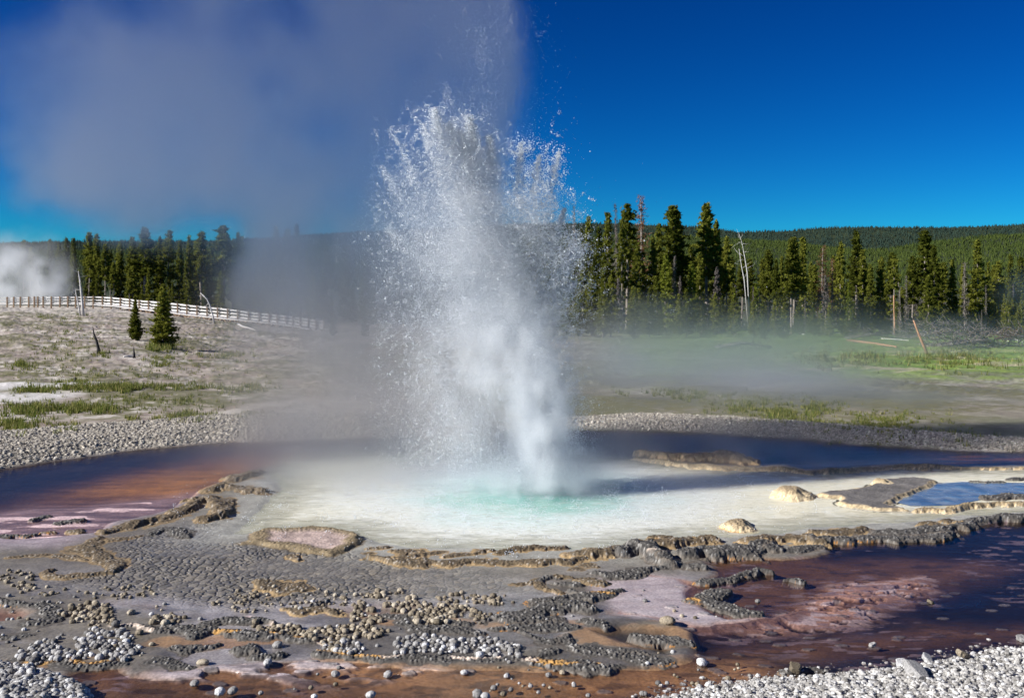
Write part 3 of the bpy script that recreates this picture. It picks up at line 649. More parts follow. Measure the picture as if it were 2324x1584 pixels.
    for lab, reg, pts, hh, kind in RIDGES:
        num += 1
        line = [(*W(*px(reg, a, b_), hh * .45), w_) for a, b_, w_ in pts]
        d, w_ = dline(NX, NY, line)
        fine = reg in 'PQS'
        ww = w_ * (1.0 if fine else 1.2) * (.4 + 1.1 * rag) + .015
        pm = np.clip(1 - d / ww, 0, 1)
        raise_(pm, hh * (.5 if fine else .8) * hmod, cols[kind], foot[kind] * .45 + cols[kind] * .55 if reg in 'PQSL' else foot[kind], num, .013 if kind == DRK else .009); names.append(('sinter_ridge', lab, 'sinter ridge'))
    for lab, reg, pts, hh, top in ISLES:
        num += 1
        sd = sdpoly(NX, NY, wp(reg, pts, hh * .6))
        pm = sst(-.05, .22, sd) * .999
        pink = top[0] > .3
        sd = sd + .09 * (fbm(X * 7, Y * 5, 4, 87) - .5)
        oc = np.mean(wp(reg, pts, hh * .6), axis=0); side = np.clip(.3 + (NY - oc[1]) / .6 + .5 * (NX - oc[0]) / .8, .12, 1.) if pink else 1.
        rim2 = side * sst(.0, .06, sd) * (1 - sst(.1, .22, sd)) * (1.2 if pink else .3)
        flat = sst(.12, .26, sd) if pink else sst(.015, .07, sd)
        H[:] = np.where(sd > -.1, np.maximum(H, hh * sst(-.05, .08, sd) * (1 - .35 * flat) + rim2 * .03 * lump + .01 * knob * sst(0, .1, sd) * (1 - .6 * flat) + flat * .03 * (m2 - .4)), H)
        tc = np.asarray(top) * (.7 + .7 * m2[..., None]); rc = (np.array([.20, .15, .085]) if top[0] > .3 else np.array([.5, .38, .22])) * (.7 + .5 * krv[..., None])
        paint(sst(-.06, .0, sd), rc + (tc - rc) * flat[..., None]); idn[:] = np.where(sd > -.02, num, idn)
        ro[:] = np.where(sd > 0, .85, ro); names.append(('sinter_island', lab, 'sinter island'))
    for lab, reg, ctr, rr, hh in MOUNDS:
        num += 1
        cx, cy = W(*px(reg, *ctr), hh * .5)
        d = np.hypot(NX - cx, (NY - cy) * .8) * (.75 + .5 * fbm(X * 5, Y * 4, 3, 88))
        pm = np.clip(1 - d / rr, 0, 1)
        H[:] = np.where(pm > 0, np.maximum(H, -.02 + (hh + .02) * sst(0, .75, pm) + .014 * knob * sst(.1, .3, pm)), H)
        cm = np.array([.66, .52, .32]) + (np.array([.33, .25, .15]) - np.array([.66, .52, .32])) * sst(.25, .6, pm)[..., None]
        paint(sst(0.02, .1, pm), cm * (.8 + .3 * krv[..., None])); idn[:] = np.where(pm > .08, num, idn)
        ro[:] = np.where(pm > .05, .8, ro); names.append(('sinter_mound', lab, 'sinter mound'))
    # thin orange and cream mineral lines at the foot of the front crust
    for reg, pts, wd_, cc in STREAKS:
        d, w_ = dline(NX, NY, [(*W(*px(reg, a, b_), 0.), 1.) for a, b_ in pts])
        paint(sst(wd_, wd_ * .35, d + .05 * (m2 - .5)) * sst(.36, .5, fbm(X * 5, Y * 5, 3, 92)) * .95, np.array(cc) * (.7 + .6 * m3[..., None]))
    # orange mineral line at the waterline of the front crust
    org = (np.abs(H + .004) < .012) * sst(.52, .62, fbm(X * 1.7, Y * 1.7, 3, 91)) * (idn > 0) * (Y < 13)
    paint(org * .8, (.50, .22, .04))
    return Hh, C, rough, ID, names


HG, CG, RG, IDG, CRUST = build_ground()


def gz(x, y):
    """height of the ground at x, y"""
    x = np.atleast_1d(np.asarray(x, float)); y = np.atleast_1d(np.asarray(y, float))
    r = np.interp(y, DR, np.arange(NR)); c = np.interp(x / y * FX + 512, PC, np.arange(NC))
    r0 = np.clip(r.astype(int), 0, NR - 2); c0 = np.clip(c.astype(int), 0, NC - 2)
    fr = r - r0; fc = c - c0
    return (HG[r0, c0] * (1 - fr) * (1 - fc) + HG[r0 + 1, c0] * fr * (1 - fc) + HG[r0, c0 + 1] * (1 - fr) * fc + HG[r0 + 1, c0 + 1] * fr * fc)


def gp(px_, py_):
    """point of the ground seen at a pixel"""
    d = np.geomspace(5, 400, 3000)
    ray = CH - (py_ - HOR) / FX * d
    gr = gz((px_ - 512) / FX * d, d)
    i = int(np.argmax(ray <= gr))
    return Vector(((px_ - 512) / FX * d[i], d[i], float(gr[i])))


def ground_material():
    m, nt, out = mat_new('sinter_ground')
    a = N(nt, 'ShaderNodeAttribute', {'attribute_name': 'col'}); r = N(nt, 'ShaderNodeAttribute', {'attribute_name': 'rough'})
    tc = N(nt, 'ShaderNodeTexCoord')
    nz = N(nt, 'ShaderNodeTexNoise', Vector=tc.outputs['Object'], Scale=38., Detail=4)
    nb = N(nt, 'ShaderNodeTexNoise', Vector=tc.outputs['Object'], Scale=4.5, Detail=5)
    k = N(nt, 'ShaderNodeMapRange', i0=nz.outputs[0], i1=.3, i2=.7, i3=.72, i4=1.28)
    k2 = N(nt, 'ShaderNodeMapRange', i0=nb.outputs[0], i1=.3, i2=.7, i3=.82, i4=1.18)
    kk = N(nt, 'ShaderNodeMath', {'operation': 'MULTIPLY'}, i0=k, i1=k2)
    col = N(nt, 'ShaderNodeVectorMath', {'operation': 'SCALE'}, i0=a.outputs['Color'], Scale=kk)
    bm = N(nt, 'ShaderNodeBump', Height=nz.outputs[0], Strength=.35, Distance=.012)
    p = N(nt, 'ShaderNodeBsdfPrincipled', Base_Color=col, Roughness=r.outputs['Fac'], Normal=bm)
    p.inputs['Specular IOR Level'].default_value = .4
    nt.links.new(p.outputs[0], out.inputs[0])
    return m


def make_ground():
    gm = ground_material()
    idx = (np.arange(NR * NC).reshape(NR, NC))
    Q = np.stack([idx[:-1, :-1], idx[:-1, 1:], idx[1:, 1:], idx[1:, :-1]], -1).reshape(-1, 4)
    fid = np.minimum(np.minimum(IDG[:-1, :-1], IDG[:-1, 1:]), np.minimum(IDG[1:, 1:], IDG[1:, :-1])).reshape(-1)
    V = np.stack([Xg, Yg, HG], -1).reshape(-1, 3); Cc = CG.reshape(-1, 3); Rr = RG.reshape(-1)
    # normals of the whole sheet, so that no seam shows where crust and ground meet
    P3 = np.stack([Xg, Yg, HG], -1)
    nn = np.cross(np.gradient(P3, axis=1), np.gradient(P3, axis=0)); nn /= np.linalg.norm(nn, axis=2, keepdims=True) + 1e-12
    nn[nn[..., 2] < 0] *= -1
    nn = nn.reshape(-1, 3)
    parts = [(0, 'ground', None, None)] + [(i + 1, n, l, c) for i, (n, l, c) in enumerate(CRUST)]
    for i, name, lab, cat in parts:
        f = Q[fid == i]
        if len(f) < 4: print('NO FACES', i, lab); continue
        u, inv = np.unique(f, return_inverse=True)
        o = mesh_np(name, V[u], inv.reshape(-1, 4), gm, attrs={'col': Cc[u], 'rough': Rr[u]})
        try: o.data.normals_split_custom_set_from_vertices(nn[u].astype(np.float32))
        except Exception as e: print('normals', e)
        if i == 0: tag(o, 'pale sinter ground with grey mosaic, gravel banks and grassy plain', kind='structure')
        else: tag(o, lab, cat, 'crust formations around the hot pool')


make_ground()
# ------------------------------------------------------------------ water
def grow(poly, d):
    P = np.array(poly); c = P.mean(0)
    a = sum(P[i][0] * P[(i + 1) % len(P)][1] - P[(i + 1) % len(P)][0] * P[i][1] for i in range(len(P)))
    s = 1 if a > 0 else -1
    out = []
    for i in range(len(P)):
        e1 = P[i] - P[i - 1]; e2 = P[(i + 1) % len(P)] - P[i]
        e = e1 / (np.linalg.norm(e1) + 1e-9) + e2 / (np.linalg.norm(e2) + 1e-9); e /= np.linalg.norm(e) + 1e-9
        out.append(P[i] + s * d * np.array([e[1], -e[0]]))
    return out


def sheet(name, poly, z, mat, d=.2):
    P = grow(poly, d)
    me = bpy.data.meshes.new(name)
    me.from_pydata([(x, y, z) for x, y in P], [], [list(range(len(P)))])
    me.update(); me.materials.append(mat)
    if me.polygons[0].normal.z < 0: me.flip_normals()
    o = bpy.data.objects.new(name, me); COL.objects.link(o)
    return o


def pool_material():
    m, nt, out = mat_new('milky_hot_water')
    tc = N(nt, 'ShaderNodeTexCoord'); obj = tc.outputs['Object']
    off = N(nt, 'ShaderNodeVectorMath', {'operation': 'SUBTRACT'}, i0=obj, i1=(VENT[0], VENT[1], 0))
    sq = N(nt, 'ShaderNodeVectorMath', {'operation': 'MULTIPLY'}, i0=off, i1=(1, .95, 0))
    wob = N(nt, 'ShaderNodeTexNoise', Vector=obj, Scale=.9, Detail=4)
    ln = N(nt, 'ShaderNodeVectorMath', {'operation': 'LENGTH'}, i0=sq)
    w2 = N(nt, 'ShaderNodeMath', {'operation': 'MULTIPLY_ADD'}, i0=wob.outputs[0], i1=1.5, i2=-.75)
    dist = N(nt, 'ShaderNodeMath', {'operation': 'ADD'}, i0=ln.outputs['Value'], i1=w2)
    dd = N(nt, 'ShaderNodeMath', {'operation': 'DIVIDE'}, i0=dist, i1=5.2)
    base = ramp(nt, dd.outputs[0], [(.0, (.05, .34, .28)), (.10, (.08, .40, .33)), (.2, (.30, .52, .45)), (.31, (.60, .70, .66)), (.46, (.74, .74, .66)), (.65, (.76, .71, .54)), (1., (.74, .68, .50))])
    st = N(nt, 'ShaderNodeMapping', Vector=obj, Scale=(1.1, 2.6, 1))
    n1 = N(nt, 'ShaderNodeTexNoise', Vector=st, Scale=2.2, Detail=6, Roughness=.62, Distortion=.5)
    n2 = N(nt, 'ShaderNodeTexNoise', Vector=st, Scale=6.5, Detail=6, Roughness=.65, Distortion=.8)
    f1 = N(nt, 'ShaderNodeMapRange', i0=n1.outputs[0], i1=.5, i2=.68, i3=0., i4=.5)
    c1 = mixc(nt, f1.outputs[0], base, (.70, .71, .68))
    f2 = N(nt, 'ShaderNodeMapRange', i0=n2.outputs[0], i1=.5, i2=.68, i3=0., i4=.6)
    c2 = mixc(nt, f2.outputs[0], c1, (.44, .41, .28))
    f3 = N(nt, 'ShaderNodeMapRange', i0=n2.outputs[0], i1=.47, i2=.32, i3=0., i4=.5)
    c3 = mixc(nt, f3.outputs[0], c2, (.84, .83, .78))
    bn = N(nt, 'ShaderNodeBump', Height=n2.outputs[0], Strength=.6, Distance=.03)
    p = N(nt, 'ShaderNodeBsdfPrincipled', Base_Color=c3, Roughness=.3, Normal=bn)
    p.inputs['Specular IOR Level'].default_value = .2
    sh = N(nt, 'ShaderNodeAttribute', {'attribute_name': 'shore'})
    sn = N(nt, 'ShaderNodeMath', {'operation': 'MULTIPLY_ADD'}, i0=n1.outputs[0], i1=1.6, i2=-.8)
    sa = N(nt, 'ShaderNodeMath', {'operation': 'ADD'}, i0=sh.outputs['Fac'], i1=sn)
    al = N(nt, 'ShaderNodeMapRange', i0=sa, i1=-.15, i2=.85, i3=.12, i4=.97)
    tr = N(nt, 'ShaderNodeBsdfTransparent', Color=(.9, .93, .9, 1))
    mx = N(nt, 'ShaderNodeMixShader', i0=al.outputs[0], i1=tr, i2=p)
    nt.links.new(mx.outputs[0], out.inputs[0])
    return m


def pool_sheet():
    P = grow(POOL, .25); A = np.array(P)
    xs = np.arange(A[:, 0].min(), A[:, 0].max() + .1, .1); ys = np.arange(A[:, 1].min(), A[:, 1].max() + .1, .1)
    X, Y = np.meshgrid(xs, ys); sd_ = sdpoly(X, Y, POOL, 40)
    idx = np.arange(X.size).reshape(X.shape)
    ok = sd_ > -.3
    f = ok[:-1, :-1] & ok[1:, :-1] & ok[1:, 1:] & ok[:-1, 1:]
    Q = np.stack([idx[:-1, :-1], idx[:-1, 1:], idx[1:, 1:], idx[1:, :-1]], -1)[f]
    u, inv = np.unique(Q, return_inverse=True)
    V = np.stack([X.ravel(), Y.ravel(), np.zeros(X.size)], 1)[u]
    return mesh_np('pool_water', V, inv.reshape(-1, 4), pool_material(), attrs={'shore': sd_.ravel()[u]})


def clear_water(name, tint, rip=.25, scale=5.):
    m, nt, out = mat_new(name)
    tc = N(nt, 'ShaderNodeTexCoord'); st = N(nt, 'ShaderNodeMapping', Vector=tc.outputs['Object'], Scale=(1., 2.2, 1))
    n1 = N(nt, 'ShaderNodeTexNoise', Vector=st, Scale=scale, Detail=4, Roughness=.6)
    bp = N(nt, 'ShaderNodeBump', Height=n1.outputs[0], Strength=rip, Distance=.02)
    fr = N(nt, 'ShaderNodeFresnel', IOR=1.33, Normal=bp)
    tr = N(nt, 'ShaderNodeBsdfTransparent', Color=(*tint, 1))
    gl = N(nt, 'ShaderNodeBsdfGlossy', Roughness=.06, Color=(1, 1, 1, 1), Normal=bp)
    fk = N(nt, 'ShaderNodeMath', {'operation': 'MULTIPLY'}, i0=fr, i1=.48)
    mx = N(nt, 'ShaderNodeMixShader', i0=fk, i1=tr, i2=gl)
    nt.links.new(mx.outputs[0], out.inputs[0])
    return m


tag(pool_sheet(), 'milky cream and turquoise water of the erupting hot pool', kind='structure')
cw = clear_water('clear_channel_water', (.92, .87, .84))
tag(sheet('channel_water', CHANL, -.012, cw, .15), 'shallow dark and orange channel beside the gravel bank', kind='structure')
tag(sheet('inlet_water', CHANR, -.012, cw, .12), 'dark blue water behind the pool', kind='structure')
tag(sheet('runoff_water', RUN, -.008, cw, .1), 'maroon and brown runoff water in front of the crust rim', kind='structure')
INLET = wp('R', [(1660, 545), (1730, 480), (1850, 445), (2000, 435), (2324, 440), (2600, 445), (5200, 520), (5200, 560), (2600, 512), (2324, 505), (2120, 520), (1950, 555), (1800, 560), (1720, 560)])
iw, nt, out = mat_new('thin_blue_water')
tc_ = N(nt, 'ShaderNodeTexCoord'); nz_ = N(nt, 'ShaderNodeTexNoise', Vector=tc_.outputs['Object'], Scale=3.5, Detail=5); cc_ = ramp(nt, nz_.outputs[0], [(.35, (.07, .11, .16)), (.65, (.22, .26, .29))]); bp_ = N(nt, 'ShaderNodeBump', Height=nz_.outputs[0], Strength=.5, Distance=.03)
p = N(nt, 'ShaderNodeBsdfPrincipled', Base_Color=cc_, Roughness=.1, Normal=bp_); nt.links.new(p.outputs[0], out.inputs[0])
tag(sheet('inlet_pool', INLET, .006, iw, .02), 'blue still water caught between the grey crust bars', kind='structure')
RIV = wp('V', [(500, 600), (1000, 590), (1500, 605), (2000, 612), (2324, 618), (2900, 620), (2900, 690), (2324, 708), (2000, 690), (1500, 660), (1000, 635), (600, 640)], -.5)

# ------------------------------------------------------------------ hills
def prof(x, pts):
    P = np.array(pts); return np.interp(x, P[:, 0], P[:, 1])


def make_hill(name, y0, y1, top, label, mat, back):
    """a ridge from depth y0 (foot) to y1 (crest); top = crest row by pixel column"""
    pc = np.arange(-700, 1730, 6.); n = len(pc)
    u = np.concatenate([np.linspace(0, 1, 22), [1.25, 1.6]])
    D = y0 + (y1 - y0) * u
    V = np.zeros((len(u), n, 3))
    zc = CH + (HOR - prof(pc, top)) / FX * y1
    for i, (a, d) in enumerate(zip(u, D)):
        x = (pc - 512) / FX * d
        s = a if a <= 1 else max(0, 1 - (a - 1) * 1.2)
        V[i, :, 0] = x; V[i, :, 1] = d
        V[i, :, 2] = -3 + (zc + 3) * (s ** 1.15) + (fbm(x / 160, np.full(n, d / 160), 4, back) - .5) * 26 * (s * (1 - min(s, 1)) * 4)
    idx = np.arange(len(u) * n).reshape(len(u), n)
    Q = np.stack([idx[:-1, :-1], idx[:-1, 1:], idx[1:, 1:], idx[1:, :-1]], -1).reshape(-1, 4)
    o = mesh_np(name, V.reshape(-1, 3), Q, mat)
    tag(o, label, kind='structure')
    return pc, u, D, V


def hill_wood(name, hill, count, hgt, mat, label, seed):
    pc, u, D, V = hill
    r = np.random.default_rng(seed)
    n = count
    a = r.random(n) ** .6; cpx = r.uniform(-60, 1084, n)
    ui = np.interp(a * 1.06, u, np.arange(len(u))); ci = np.interp(cpx, pc, np.arange(len(pc)))
    i0 = np.clip(ui.astype(int), 0, len(u) - 2); j0 = np.clip(ci.astype(int), 0, len(pc) - 2)
    fi = (ui - i0)[:, None]; fj = (ci - j0)[:, None]
    P = V[i0, j0] * (1 - fi) * (1 - fj) + V[i0 + 1, j0] * fi * (1 - fj) + V[i0, j0 + 1] * (1 - fi) * fj + V[i0 + 1, j0 + 1] * fi * fj
    k = 5
    th = np.arange(k) * 2 * pi / k
    tv = np.concatenate([np.stack([np.cos(th) * .17, np.sin(th) * .17, np.full(k, .08)], 1), np.stack([np.cos(th + .6) * .11, np.sin(th + .6) * .11, np.full(k, .55)], 1), [[0, 0, 1.]]])
    tf = [(i, (i + 1) % k, k + i) for i in range(k)] + [((i + 1) % k, k + (i + 1) % k, k + i) for i in range(k)] + [(k + i, k + (i + 1) % k, 2 * k) for i in range(k)]
    clump = .75 + .5 * fbm(P[:, 0] / 90, P[:, 1] / 90, 3, seed)
    S = hgt * (.6 + .7 * r.random(n)) * clump
    v, f = scatter((tv, np.array(tf)), P - np.array([0, 0, .5]), S, r.uniform(0, 6.3, n))
    tone = np.repeat(r.random(n) * .7 + .3 * fbm(P[:, 0] / 200, P[:, 1] / 200, 3, seed + 3), len(tv))
    o = mesh_np(name, v, f, mat, smooth=False, attrs={'tone': tone})
    return tag(o, label, kind='stuff')


def wood_mat(name, lo, hi):
    m, nt, out = mat_new(name)
    a = N(nt, 'ShaderNodeAttribute', {'attribute_name': 'tone'})
    c = ramp(nt, a.outputs['Fac'], [(0.1, lo), (.9, hi)])
    p = N(nt, 'ShaderNodeBsdfPrincipled', Base_Color=c, Roughness=.9); p.inputs['Specular IOR Level'].default_value = .1
    nt.links.new(p.outputs[0], out.inputs[0]); return m


hm = simple_mat('wooded_hill_soil', (.018, .026, .010), (.035, .048, .018), .02)
h_far = make_hill('far_hill', 3000, 4300, [(-700, 250), (-200, 243), (0, 243), (60, 242), (120, 241), (200, 241.5), (300, 236), (400, 230), (500, 225), (560, 223), (620, 224), (680, 226), (722, 230), (740, 232.5), (755, 232),
                  (790, 231), (823, 228), (860, 227), (920, 227.5), (960, 227.5), (990, 226), (1024, 225), (1300, 222), (1730, 235)], 'long wooded ridge on the skyline', hm, 5)
h_mid = make_hill('near_hill', 1150, 1900, [(-700, 256), (0, 252), (200, 250), (400, 245), (560, 238), (620, 235.5), (651, 236.5), (690, 237), (722, 238.5), (760, 240.5), (800, 243), (816, 247), (863, 250), (890, 249), (934, 241.5), (980, 237), (1024, 234.5), (1200, 228), (1730, 230)],
                  'lower bright green wooded slope before the ridge', hm, 9)
hill_wood('far_forest', h_far, 42000, 11., wood_mat('hazed_far_needles', (.014, .026, .022), (.034, .056, .038)), 'dark forest covering the far ridge, its green tinted with blue haze', 3)  # bluish haze of distance is put into the needle colour
hill_wood('hillside_forest', h_mid, 46000, 5.6, wood_mat('hillside_needles', (.022, .036, .008), (.066, .085, .018)), 'olive green forest covering the lower slope', 4)

# flat valley floor out to the hills
vm = simple_mat('valley_floor_soil', (.03, .035, .015), (.05, .055, .02), .03)
vy = np.array([300, 1200, 6000.]); vV = [(sx * yy * 1.6, yy, -2.6) for yy in vy for sx in (-1, 1)]
tag(mesh_np('valley_floor', vV, np.array([(0, 1, 3, 2), (2, 3, 5, 4)]), vm), 'dim valley floor under the forest', kind='structure')

# ------------------------------------------------------------------ light, sky, camera
SUN_AZ = radians(-107)      # from +Y towards +X
SUN_EL = radians(29)
sd = Vector((sin(SUN_AZ) * cos(SUN_EL), cos(SUN_AZ) * cos(SUN_EL), sin(SUN_EL)))
ld = bpy.data.lights.new('sun', 'SUN'); ld.energy = 5.0; ld.angle = radians(.5); ld.color = (1, .985, .955)
lo = bpy.data.objects.new('sun', ld); COL.objects.link(lo); lo.rotation_euler = sd.to_track_quat('Z', 'Y').to_euler()

wd = bpy.data.worlds.new('World'); SC.world = wd; wd.use_nodes = True
nt = wd.node_tree; nt.nodes.clear()
sky = N(nt, 'ShaderNodeTexSky'); sky.sky_type = 'NISHITA'; sky.sun_disc = False
sky.sun_elevation = SUN_EL; sky.sun_rotation = SUN_AZ; sky.altitude = 2300; sky.air_density = 1.0; sky.dust_density = 0.2; sky.ozone_density = 3.0
hs = N(nt, 'ShaderNodeHueSaturation', Color=sky.outputs[0], Saturation=1.35, Value=1.0)
gm = N(nt, 'ShaderNodeGamma', Color=hs, Gamma=1.5)
tint = mixc(nt, 1.0, gm.outputs[0], (.04, .31, .385), 'MULTIPLY')
bg = N(nt, 'ShaderNodeBackground', Color=tint, Strength=.05)
wo = nt.nodes.new('ShaderNodeOutputWorld'); nt.links.new(bg.outputs[0], wo.inputs[0])
wd.cycles.sampling_method = 'MANUAL'; wd.cycles.sample_map_resolution = 256

cd = bpy.data.cameras.new('camera'); cam = bpy.data.objects.new('camera', cd); COL.objects.link(cam)
cd.lens = 35; cd.sensor_width = 36; cd.sensor_fit = 'HORIZONTAL'
cd.shift_y = -(348.5 - HOR) / 1024
cam.location = (0, 0, CH); cam.rotation_euler = (radians(90), 0, 0)
cd.clip_start = .1; cd.clip_end = 20000
cd.dof.use_dof = True; cd.dof.focus_distance = 12.5; cd.dof.aperture_fstop = 4.0
SC.camera = cam

SC.view_settings.view_transform = 'Standard'; SC.view_settings.look = 'None'; SC.view_settings.exposure = .78; SC.view_settings.gamma = 1
SC.render.engine = 'CYCLES'
cy = SC.cycles
cy.use_denoising = True; cy.denoiser = 'OPENIMAGEDENOISE'
cy.max_bounces = 20; cy.diffuse_bounces = 8; cy.glossy_bounces = 3; cy.transmission_bounces = 4; cy.transparent_max_bounces = 20; cy.volume_bounces = 16
cy.use_adaptive_sampling = True; cy.adaptive_threshold = .015
cy.sample_clamp_indirect = 8
# ------------------------------------------------------------------ trees
def needle_mat(name, lo, hi, trans=.25):
    m, nt, out = mat_new(name)
    oi = N(nt, 'ShaderNodeObjectInfo'); tc = N(nt, 'ShaderNodeTexCoord')
    nz = N(nt, 'ShaderNodeTexNoise', Vector=tc.outputs['Object'], Scale=1.1, Detail=3)
    f = N(nt, 'ShaderNodeMath', {'operation': 'MULTIPLY_ADD'}, i0=oi.outputs['Random'], i1=.55, i2=0)
    f2 = N(nt, 'ShaderNodeMath', {'operation': 'MULTIPLY_ADD'}, i0=nz.outputs[0], i1=.7, i2=f)
    c = ramp(nt, f2.outputs[0], [(.2, lo), (.85, hi)])
    p = N(nt, 'ShaderNodeBsdfDiffuse', Color=c); t = N(nt, 'ShaderNodeBsdfTranslucent', Color=c)
    mx = N(nt, 'ShaderNodeMixShader', i0=trans, i1=p, i2=t)
    nt.links.new(mx.outputs[0], out.inputs[0]); return m


GREEN = needle_mat('pine_needles', (.042, .054, .008), (.19, .195, .032), .4)
BRIGHT = needle_mat('young_pine_needles', (.08, .105, .012), (.19, .21, .03), .4)
RUST = needle_mat('dead_brown_needles', (.12, .055, .03), (.22, .11, .06))
GREY = needle_mat('bare_grey_twigs', (.11, .095, .085), (.20, .175, .16))
BARK = simple_mat('pine_bark', (.13, .108, .09), (.31, .265, .225), 3., .9, stretch=(4, 4, .6))
PALEBARK = simple_mat('bleached_wood', (.42, .39, .37), (.66, .63, .60), 5., .8, stretch=(6, 6, .7))
ORBARK = simple_mat('peeled_orange_wood', (.30, .15, .08), (.46, .27, .16), 4., .8, stretch=(5, 5, .6))
CHAR = simple_mat('charred_wood', (.012, .011, .010), (.05, .045, .042), 8., .8, stretch=(6, 6, .8))


def pine(kind, seed, H=12.):
    """trunk (V,F) and crown (V,F) of a pine H metres tall"""
    r = np.random.default_rng(seed)
    mb = MB()
    bend = r.normal(0, .12, 2)
    def axis(h):
        s = h / H; return np.array([bend[0] * np.sin(s * 3) * 1.2, bend[1] * np.sin(s * 2.4) * 1.2, h])
    r0 = .011 * H + .03
    mb.tube([axis(H * s) for s in np.linspace(0, .985, 9)], [r0 * (1 - s) ** .8 + .02 for s in np.linspace(0, .985, 9)], 6)
    P = dict(full=(.06, .21, 1.0, 62), lodge=(.42, .145, .85, 46), spire=(.12, .105, .9, 58), broad=(.10, .25, .8, 66), tuft=(.30, .17, .7, 46), dead=(.2, .10, .9, 60), young=(.02, .27, 1.0, 60))[kind]
    cb, wd_, pw, nb = P
    C = []; S = []; A = []
    for i in range(nb):
        u = (i + r.random()) / nb
        if kind == 'tuft' and u < .45 and r.random() < .5: continue
        h = H * (cb + (1 - cb) * u)
        R = wd_ * H * (1 - u) ** pw * (.4 + .6 * min(1, u / .16)) * r.uniform(.55, 1.2) + .012 * H
        az = i * 2.399 + r.normal(0, .5)
        droop = r.uniform(-.28, .12) if kind != 'young' else r.uniform(0, .35)
        d = np.array([cos(az), sin(az), 0])
        e = axis(h) + d * R + np.array([0, 0, R * droop + .05 * R * 0])
        mb.tube([axis(h), (axis(h) + e) / 2 + np.array([0, 0, .06 * R]), e], [.03 * (1 - u) + .014, .018, .007], 3)
        n = max(2, int(R / (.026 * H)) + 2)
        for k in range(n):
            s = .25 + .78 * (k + r.random() * .8) / n
            c = axis(h) * (1 - s) + e * s + r.normal(0, .07 * R + .03, 3) * np.array([1, 1, .55])
            C.append(c); S.append(H * r.uniform(.021, .037) * (.75 + .45 * (1 - s))); A.append(az)
    # dead twigs on the bare lower stem
    if cb > .15 or kind == 'dead':
        for _ in range(26):
            h = H * r.uniform(.12, max(cb, .5)); az = r.uniform(0, 6.3); L = H * r.uniform(.03, .08)
            mb.tube([axis(h), axis(h) + np.array([cos(az) * L, sin(az) * L, -.25 * L])], [.02, .006], 3)
    C.append(axis(H * .995)); S.append(.025 * H); A.append(0)
    C = np.array(C); S = np.array(S); A = np.array(A)
    m = 15 if kind != 'dead' else 5
    n = len(C)
    # needle tufts: thin upswept slivers round every clump centre
    ctr = np.repeat(C, m, 0); sz = np.repeat(S, m); az = np.repeat(A, m) + r.normal(0, 1.0, n * m)
    ctr = ctr + r.normal(0, .42, (n * m, 3)) * sz[:, None] * np.array([1, 1, .7])
    el = r.normal(.35, .5, n * m)
    d = np.stack([np.cos(az) * np.cos(el), np.sin(az) * np.cos(el), np.sin(el)], 1)
    q = r.normal(0, 1, (n * m, 3)); q -= (q * d).sum(1)[:, None] * d; q /= np.linalg.norm(q, axis=1)[:, None]
    L = sz * r.uniform(.7, 1.35, n * m); Wd = sz * r.uniform(.24, .5, n * m) * (1 if kind != 'dead' else .3)
    V = np.stack([ctr - d * L[:, None] * .4 + q * Wd[:, None], ctr - d * L[:, None] * .4 - q * Wd[:, None], ctr + d * L[:, None] * .75], 1).reshape(-1, 3)
    F = np.arange(n * m * 3).reshape(-1, 3)
    return mb, (V, F)


PROTO = {}
def proto(kind, var, cm, bm):
    k = (kind, var, cm.name, bm.name)
    if k not in PROTO:
        mb, (V, F) = pine(kind, hash_(kind) + var * 13)
        t = mb.build('trunk', bm); c = mesh_np('crown', V, F, cm, smooth=False)
        PROTO[k] = (t.data, c.data)
        bpy.data.objects.remove(t); bpy.data.objects.remove(c)
    return PROTO[k]
def hash_(s): return sum((i + 3) * ord(ch) for i, ch in enumerate(s))


def tree(kind, var, p, H, label, group=None, cm=None, bm=None, wide=1., lean=0., name='pine_tree', cat='tree'):
    td, cdat = proto(kind, var, cm or GREEN, bm or BARK)
    e = empty(name, p); s = H / 12.
    wide *= .84
    e.scale = (s * wide, s * wide, s); e.rotation_euler = (0, lean, random.uniform(0, 6.28))
    tag(e, label, cat, group)
    for nm, dat in (('trunk', td), ('crown', cdat)):
        o = bpy.data.objects.new(nm, dat); COL.objects.link(o); o.parent = e
    return e


def stand(pxx, top, d):
    """foot and height of a tree at pixel column pxx, depth d, whose tip is at row top"""
    x = (pxx - 512) / FX * d; z = float(gz(x, d)[0])
    return Vector((x, d, z - .1)), CH + (HOR - top) / FX * d - z + .1


GR = 'pines at the edge of the forest beyond the meadow'
GL = 'pines of the forest behind the boardwalk'
